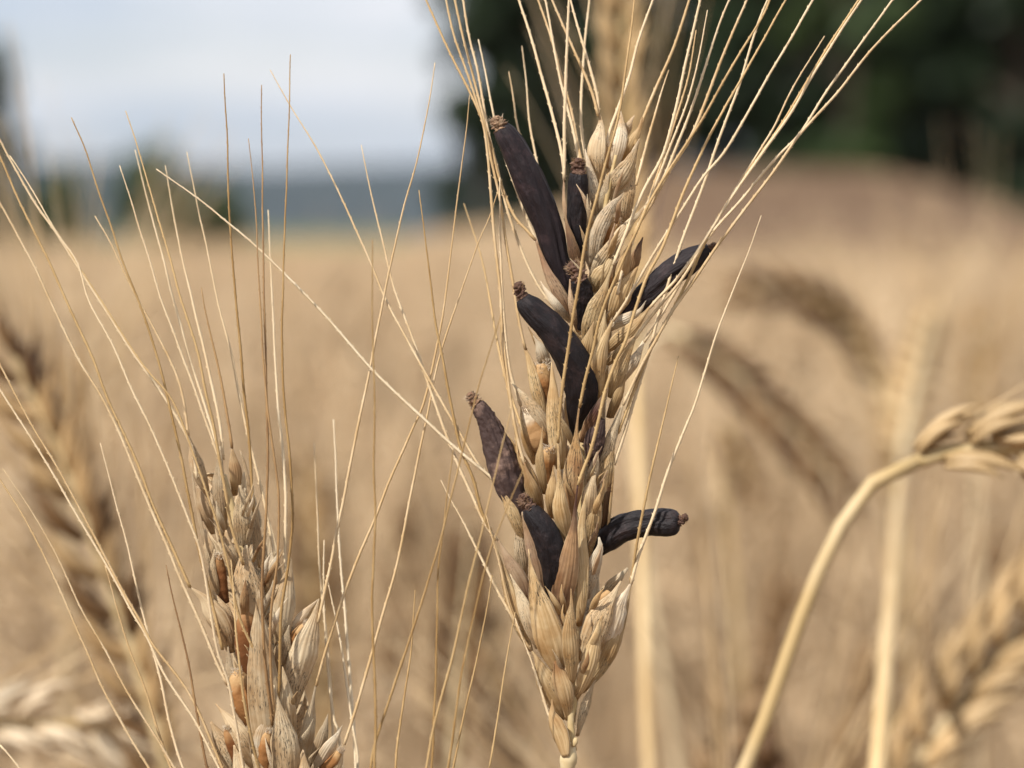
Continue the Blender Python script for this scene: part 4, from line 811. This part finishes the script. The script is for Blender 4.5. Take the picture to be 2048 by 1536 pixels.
ear_plant('brown ear beside the weathered brown ergot, upright in the background',
          [(900,1750,.80),(905,1550,.80)], [(905,1550,.80),(915,1380,.80),(930,1200,.80),(945,1040,.80)], 'umber', 'stem', n=18, slen=.011, seed=21, awns=2)
ear_plant('low tan ear whose long awns cross between the arched stem and the ergot ear',
          [(1540,2600,.62),(1500,2330,.62)], [(1500,2330,.62),(1480,2150,.62),(1465,1970,.62),(1450,1800,.62)], 'tan', 'stem', n=18, slen=.013, seed=22, awns=3, alen=.085, spread=.6)
for k, (x, y, D, top) in enumerate([(1790,760,1.05,480),(1960,660,1.15,500),(140,760,1.0,300)]):
    ear_plant('upright slim ear in front of the dark trees' if x > 1000 else 'upright slim ear in front of the distant hills',
              [(x - 10, 1700, D), (x - 5, y + 240, D)], [(x - 5, y + 240, D), (x, y + 60, D), (x + 6, y - 60, D)], 'tan', 'stem', n=16, slen=.012, seed=30 + k, awns=3, alen=.06 if x > 1000 else .085,
              group='slim ears before the trees' if x > 1000 else 'slim ears before the hills')

# ================================================================== LAND
import numpy as np
def sm(a, b, x):
    t = min(1, max(0, (x - a) / (b - a))); return t * t * (3 - 2 * t)
def hgt(x, y):
    bump = sm(-2.2, 2.4, x) * (1 - .42 * sm(4.5, 8.5, x))
    h = 2.0 * sm(24, 45, y) * bump
    h += 0.85 * sm(70, 160, y) * (1 - bump)
    h += .02 * noise.noise(Vector((x * .5, y * .5, 0)))
    return h
def sheet(name, xs, ys, zf, mat, kind='structure'):
    vs = [(x, y, zf(x, y)) for y in ys for x in xs]; n = len(xs)
    fs = [(j * n + i, j * n + i + 1, (j + 1) * n + i + 1, (j + 1) * n + i) for j in range(len(ys) - 1) for i in range(n - 1)]
    o = link(name, mesh(name, vs, fs), mat); o['kind'] = kind; return o
def ground_mat(name, a, b, scale, bump=.02):
    m, N, L = mat_new(name); out = nd(N, 'ShaderNodeOutputMaterial'); bs = nd(N, 'ShaderNodeBsdfPrincipled', Roughness=.9)
    bs.inputs['Specular IOR Level'].default_value = .1
    tc = nd(N, 'ShaderNodeTexCoord'); nz = nd(N, 'ShaderNodeTexNoise', Scale=scale, Detail=8, Roughness=.65); L.new(tc.outputs['Object'], nz.inputs['Vector'])
    r = ramp(N, [(.32, a), (.68, b)]); L.new(nz.outputs[0], r.inputs[0]); L.new(r.outputs[0], bs.inputs['Base Color'])
    bp = nd(N, 'ShaderNodeBump', Strength=.8, Distance=bump); L.new(nz.outputs[0], bp.inputs['Height']); L.new(bp.outputs[0], bs.inputs['Normal'])
    L.new(bs.outputs[0], out.inputs[0]); return m
M['soil'] = ground_mat('soil_stubble', (.11, .070, .042), (.21, .135, .085), 3.0)
M['crop'] = ground_mat('crop_top', (.35, .235, .13), (.54, .385, .23), 9.0, .05)
M['grass'] = ground_mat('meadow_grass', (.10, .15, .05), (.20, .24, .09), .6, .05)
M['hill'] = ground_mat('hill_woods', (.030, .042, .045), (.052, .068, .070), .02, 2.0)  # woods in blue-grey, some distance haze put into the base colour
def geo(a, b, n): return [a * (b / a) ** (i / (n - 1)) for i in range(n)]
xs = sorted(set([-v for v in geo(1, 4500, 40)] + [0] + geo(1, 4500, 40) + [i * .5 for i in range(-30, 31)]))
ys = [-4500, -800, -150, -30, -8, -2, 0, 1, 2, 4, 7, 11] + [15 + 2 * i for i in range(22)] + [62, 70, 80, 95, 110, 130, 160, 220, 320, 600, 1200, 2500, 4500]
sheet('ground', xs, ys, hgt, M['soil'])
fx = [-40 + i * .8 for i in range(101)]
sheet('meadow', [-900, -400, -150, -80] + fx + [80, 150, 400, 900], [66, 72, 80, 95, 110, 130, 160, 220, 320, 600, 1200, 1900], lambda x, y: hgt(x, y) + .12, M['grass'])
def crop_top(x, y):
    return hgt(x, y) + .87 * (1 - sm(21, 23.5, y) * sm(-1.5, 1.0, x)) * (1 - sm(63, 65, y)) + .05 * noise.noise(Vector((x * 3, y * 3, 1))) + .03 * noise.noise(Vector((x * 11, y * 11, 1))) - .02
o = sheet('wheat_field', [-34 + i * .34 for i in range(201)], [6.5 + .3 * i for i in range(80)] + [31 + i for i in range(36)], crop_top, M['crop'], 'stuff')
o['label'] = 'pale standing wheat crop running back to the trees'; o['category'] = 'wheat field'
# far wooded hills
hv, hf = [], []
hx = [-2600 + i * 65 for i in range(81)]
for k, x in enumerate(hx):
    z = 60 + 14 * noise.noise(Vector((x / 500, 0, 3))) + 6 * noise.noise(Vector((x / 140, 0, 5)))
    for y, f in ((2050, -.02), (2200, .45), (2400, .85), (2600, 1.0), (2900, .7), (3300, -.02)): hv.append((x, y, z * f))
for k in range(80):
    for j in range(5): a = k * 6 + j; hf.append((a, a + 6, a + 7, a + 1))
o = link('hills', mesh('hills', hv, hf), M['hill']); o['kind'] = 'structure'

# ================================================================== STANDING CROP (low detail plants, thousands of them)
def proto_plant(seed, hgt_=.93):
    rng = random.Random(seed); vs, fs = [], []
    def tube3(a, b, ra, rb, ns=3):
        d = (b - a).normalized(); s = d.orthogonal().normalized(); t = d.cross(s); k = len(vs)
        for p, r in ((a, ra), (b, rb)):
            for j in range(ns): vs.append(p + s * (math.cos(2 * math.pi * j / ns) * r) + t * (math.sin(2 * math.pi * j / ns) * r))
        for j in range(ns): fs.append((k + j, k + (j + 1) % ns, k + ns + (j + 1) % ns, k + ns + j))
    def octa(c, d, ln, wd):
        d = d.normalized(); s = d.orthogonal().normalized(); t = d.cross(s); k = len(vs); m = c + d * ln * .45
        vs.extend([c, m + s * wd, m + t * wd, m - s * wd, m - t * wd, c + d * ln])
        for j in range(4): fs.append((k, k + 1 + (j + 1) % 4, k + 1 + j)); fs.append((k + 5, k + 1 + j, k + 1 + (j + 1) % 4))
    nod = rng.choice([.2, .4, .9, 1.5, 2.0]); az = rng.uniform(0, 6.28); ld = Vector((math.cos(az), math.sin(az), 0))
    p = Vector((0, 0, 0)); d = Vector((rng.uniform(-.05, .05), rng.uniform(-.05, .05), 1)).normalized()
    q = [p + d * hgt_ * f for f in (0, .45, .78)]
    for i in range(2): tube3(q[i], q[i + 1], .0017, .0014)
    p = q[-1]; ang = 0; st = hgt_ * .05
    for i in range(4):
        ang += nod * .16; dd = (d * math.cos(ang) + ld * math.sin(ang)).normalized(); tube3(p, p + dd * st, .0013, .0012); p = p + dd * st
    for i in range(9):
        ang += nod * .05; dd = (d * math.cos(ang) + ld * math.sin(ang)).normalized(); sv = dd.cross(Vector((rng.uniform(-1, 1), rng.uniform(-1, 1), .2))).normalized()
        for sg in (-1, 1): octa(p + sv * sg * .001, dd + sv * sg * .5, .0155, .0038)
        for sg in (-1, 1):
            aw = (dd + sv * sg * rng.uniform(.2, .5)).normalized(); a0 = p + aw * .012; tube3(a0, a0 + aw * rng.uniform(.045, .07), .00028, .0001)
        p = p + dd * .0085
    for i in range(2):                                  # withered leaf blades
        z = rng.uniform(.35, .7) * hgt_; az2 = rng.uniform(0, 6.28); e = Vector((math.cos(az2), math.sin(az2), 0)); c0 = Vector((0, 0, z)); sd = e.cross(Vector((0, 0, 1)))
        prev = None
        for j in range(4):
            u = j / 3; c = c0 + e * .12 * u + Vector((0, 0, .05 * math.sin(u * 2.6) - .06 * u * u)); wv = .004 * (1 - u * .85); k = len(vs)
            vs.extend([c - sd * wv, c + sd * wv])
            if prev is not None: fs.append((prev, prev + 1, k + 1, k))
            prev = k
    return vs, fs
PROTO = [proto_plant(100 + i) for i in range(8)]
PNP = []
for vs, fs in PROTO:
    va = np.array([tuple(v) for v in vs], dtype=np.float32); tri = []
    for f in fs: tri += [f] if len(f) == 3 else [(f[0], f[1], f[2]), (f[0], f[2], f[3])]
    PNP.append((va, np.array(tri, dtype=np.int32)))
M['crop_plant'] = simple_straw('crop_plant', (.70, .525, .325), (.31, .19, .09), 7.0, trans=.15, rnd=.22)
rngc = random.Random(99)
def merge(name, spots, protos, mat):
    V, T, off = [], [], 0
    for (x, y, z, s, a, lx, ly) in spots:
        va, tr = protos[rngc.randrange(len(protos))]; ca, sa = math.cos(a), math.sin(a)
        m = np.array([[ca, -sa, lx], [sa, ca, ly], [0, 0, 1]], dtype=np.float32) * s
        V.append(va @ m.T + np.array([x, y, z], dtype=np.float32)); T.append(tr + off); off += len(va)
    V = np.concatenate(V); T = np.concatenate(T); me = bpy.data.meshes.new(name)
    me.vertices.add(len(V)); me.vertices.foreach_set('co', V.ravel())
    me.loops.add(T.size); me.loops.foreach_set('vertex_index', T.ravel())
    me.polygons.add(len(T)); me.polygons.foreach_set('loop_start', np.arange(0, T.size, 3, dtype=np.int32))
    me.polygons.foreach_set('loop_total', np.full(len(T), 3, dtype=np.int32)); me.update(calc_edges=True); me.validate()
    return link(name, me, mat)
spots = []
for d0, d1, dens in ((1.15, 3.2, 300), (3.2, 8, 130), (8, 26, 22)):
    area = (d1 - d0) * ((.165 * (d0 + d1)) + .9); k = int(area * dens)
    for _ in range(k):
        y = d0 + (d1 - d0) * math.sqrt(rngc.random() * .9 + .1 * rngc.random()); x = rngc.uniform(-1, 1) * (.165 * y + .45)
        if y > 21.5 and x > -.6: continue
        spots.append((x, y, hgt(x, y) - .005, rngc.uniform(.86, 1.04), rngc.uniform(0, 6.28), rngc.gauss(0, .07), rngc.gauss(0, .07)))
o = merge('wheat_crop', spots, PNP, M['crop_plant']); o['kind'] = 'stuff'
o['label'] = 'dense mass of ripe wheat plants behind the ears'; o['category'] = 'wheat crop'
# the nearest of the crop as single plants
NEAR = []
for vs, fs in PROTO[:6]:
    me = mesh('crop_stalk', vs, fs); me.materials.append(M['crop_plant']); NEAR.append(me)
NEARD = []  # darker copies, their colour standing in for shade between the stalks
for me in NEAR:
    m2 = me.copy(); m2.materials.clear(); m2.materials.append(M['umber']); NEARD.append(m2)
for k in range(110):
    y = rngc.uniform(.72, 1.35); x = rngc.uniform(-1, 1) * (.165 * y + .12)
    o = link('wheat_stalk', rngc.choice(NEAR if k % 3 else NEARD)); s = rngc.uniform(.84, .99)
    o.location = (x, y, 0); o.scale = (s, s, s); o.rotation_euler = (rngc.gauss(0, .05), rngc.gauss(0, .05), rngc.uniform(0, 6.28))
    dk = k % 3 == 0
    o['label'] = 'blurred wheat stalk coloured dark brown for shade in the crop behind the main ears' if dk else 'blurred straw-coloured wheat stalk in the crop behind the main ears'
    o['category'] = 'wheat stalk'; o['group'] = 'stalks coloured dark brown for shade in the crop' if dk else 'straw-coloured stalks in the crop'

# ================================================================== TREES
def foliage(name, a, b):
    m, N, L = mat_new(name); out = nd(N, 'ShaderNodeOutputMaterial'); bs = nd(N, 'ShaderNodeBsdfPrincipled', Roughness=.6)
    tc = nd(N, 'ShaderNodeTexCoord'); nz = nd(N, 'ShaderNodeTexNoise', Scale=.9, Detail=3); L.new(tc.outputs['Object'], nz.inputs['Vector'])
    r = ramp(N, [(.35, a), (.65, b)]); L.new(nz.outputs[0], r.inputs[0]); L.new(r.outputs[0], bs.inputs['Base Color'])
    tr = nd(N, 'ShaderNodeBsdfTranslucent'); L.new(r.outputs[0], tr.inputs[0]); ms = nd(N, 'ShaderNodeMixShader'); ms.inputs[0].default_value = .2
    L.new(bs.outputs[0], ms.inputs[1]); L.new(tr.outputs[0], ms.inputs[2]); L.new(ms.outputs[0], out.inputs[0]); return m
M['leaf_dark'] = foliage('leaves_dark', (.014, .026, .010), (.030, .056, .018))
M['leaf_mid'] = foliage('leaves_mid', (.034, .062, .018), (.070, .115, .030))
M['bark'] = ground_mat('bark', (.05, .04, .03), (.10, .08, .06), 6)
def tree(label, x, y, H, rx, low, mat, nleaf, seed, group):
    rng = random.Random(seed); z0 = hgt(x, y); root = thing('broadleaf_tree', label, 'tree', (x, y, z0 - .05), group)
    vs, fs, uvs = tube_mesh('trunk', [Vector((.06 * math.sin(i), .05 * math.cos(i * 1.3), H * .8 * i / 7)) for i in range(8)], [.035 * H / 2 * (1 - .11 * i) for i in range(8)], 8)
    for k in range(9):
        h0 = H * (.2 + .06 * k); a = rng.uniform(0, 6.28); d = Vector((math.cos(a), math.sin(a), .7)); L0 = len(vs)
        v2, f2, u2 = tube_mesh('limb', [Vector((0, 0, h0)) + d * rx * .7 * j / 3 for j in range(4)], [.012 * H * (1 - .28 * j) for j in range(4)], 6)
        vs += v2; fs += [tuple(q + L0 for q in f) for f in f2]; uvs += u2
    link('trunk', mesh('trunk', vs, fs), M['bark'], root)
    n_cl = 60; cl = []
    for k in range(n_cl):
        u = rng.random(); zz = low + (H - low) * u; rr = rx * (math.sin(math.pi * min(1, .18 + .82 * u)) ** .6) * math.sqrt(rng.random()) * 1.0
        a = rng.uniform(0, 6.28); cl.append((math.cos(a) * rr, math.sin(a) * rr, zz, rx * rng.uniform(.18, .36)))
    q = np.zeros((nleaf * 4, 3), dtype=np.float32)
    for i in range(nleaf):
        cx, cy, cz, cr = cl[rng.randrange(n_cl)]
        v = Vector((rng.gauss(0, 1), rng.gauss(0, 1), rng.gauss(0, 1))).normalized() * cr * rng.random() ** .4
        c = Vector((cx, cy, max(cz, .1))) + v; n = Vector((rng.gauss(0, 1), rng.gauss(0, 1), rng.gauss(0, 1) + .6)).normalized(); s = n.orthogonal().normalized(); t = n.cross(s); r_ = rng.uniform(.09, .17)
        for j, (p, w_) in enumerate(((-1, 0), (0, .55), (1, 0), (0, -.55))): q[i * 4 + j] = c + s * p * r_ * 1.3 + t * w_ * r_ * 1.3
    me = bpy.data.meshes.new('crown'); me.vertices.add(nleaf * 4); me.vertices.foreach_set('co', q.ravel())
    me.loops.add(nleaf * 4); me.loops.foreach_set('vertex_index', np.arange(nleaf * 4, dtype=np.int32))
    me.polygons.add(nleaf); me.polygons.foreach_set('loop_start', np.arange(0, nleaf * 4, 4, dtype=np.int32)); me.polygons.foreach_set('loop_total', np.full(nleaf, 4, dtype=np.int32)); me.update(calc_edges=True)
    link('crown', me, M[mat], root)
WOOD = 'dark trees along the field edge'
def tx(px, y): return (px - 1024) / FPX * y
for k, (px, y, H, rx, mat) in enumerate([(965,46,4.6,.62,'leaf_dark'),(1080,47,6.2,.9,'leaf_dark'),(1210,48,7.5,1.1,'leaf_dark'),(1330,47,7.6,1.0,'leaf_dark'),(1450,49,8.0,1.2,'leaf_dark'),
                                   (1560,46,7.0,1.1,'leaf_dark'),(1630,50,8.0,1.2,'leaf_dark'),(1690,45,6.6,.95,'leaf_mid'),(1800,46,7.5,1.2,'leaf_dark'),(1920,47,8.0,1.2,'leaf_dark'),(2040,45,7.6,1.2,'leaf_dark'),(2170,47,8.2,1.3,'leaf_dark'),(2320,48,8.2,1.4,'leaf_dark'),(2500,48,8.2,1.4,'leaf_dark')]):
    tree('light green tree among the dark trees at the field edge' if mat == 'leaf_mid' else 'dark dense tree at the edge of the field, behind the ergot ear', tx(px, y), y, H, rx, .05, mat, 5200, 200 + k, None if mat == 'leaf_mid' else WOOD)
for k in range(16):
    y = 52 + 2.2 * (k % 3); tree('tall dark tree in the second row of the wood', tx(1080, y) + k * .95, y, 10.5 + (k * 37 % 5) * .5, 1.5, .4, 'leaf_dark', 4200, 300 + k, 'second row of the wood')
tree('larger green bush before the distant hills', tx(315, 60), 60, 2.7, .95, .05, 'leaf_mid', 3200, 401, None)
tree('low green bush beside the dark lone tree', tx(120, 58), 58, 2.2, .6, .05, 'leaf_mid', 2400, 403, None)
tree('rounded green bush nearest the wood, before the hills', tx(440, 64), 64, 2.0, .7, .05, 'leaf_mid', 2400, 404, None)
tree('dark tree standing alone near the distant hills', tx(-8, 52), 52, 4.1, .55, .05, 'leaf_dark', 3000, 402, None)

# ================================================================== AIR
hb = [(-4700, -4700, -2), (4700, -4700, -2), (4700, 4700, -2), (-4700, 4700, -2), (-4700, -4700, 130), (4700, -4700, 130), (4700, 4700, 130), (-4700, 4700, 130)]
hz = link('haze', mesh('haze', hb, [(3, 2, 1, 0), (4, 5, 6, 7), (0, 1, 5, 4), (1, 2, 6, 5), (2, 3, 7, 6), (3, 0, 4, 7)], smooth=False)); hz['kind'] = 'stuff'
hz['label'] = 'thin pale summer haze over the fields'; hz['category'] = 'haze'
m, N, L = mat_new('haze_air'); out = nd(N, 'ShaderNodeOutputMaterial'); pv = nd(N, 'ShaderNodeVolumePrincipled', Density=0.00008)
pv.inputs['Color'].default_value = (.82, .90, 1.0, 1); pv.inputs['Anisotropy'].default_value = .3
L.new(pv.outputs[0], out.inputs['Volume']); hz.data.materials.append(m)
sc.cycles.volume_bounces = 0
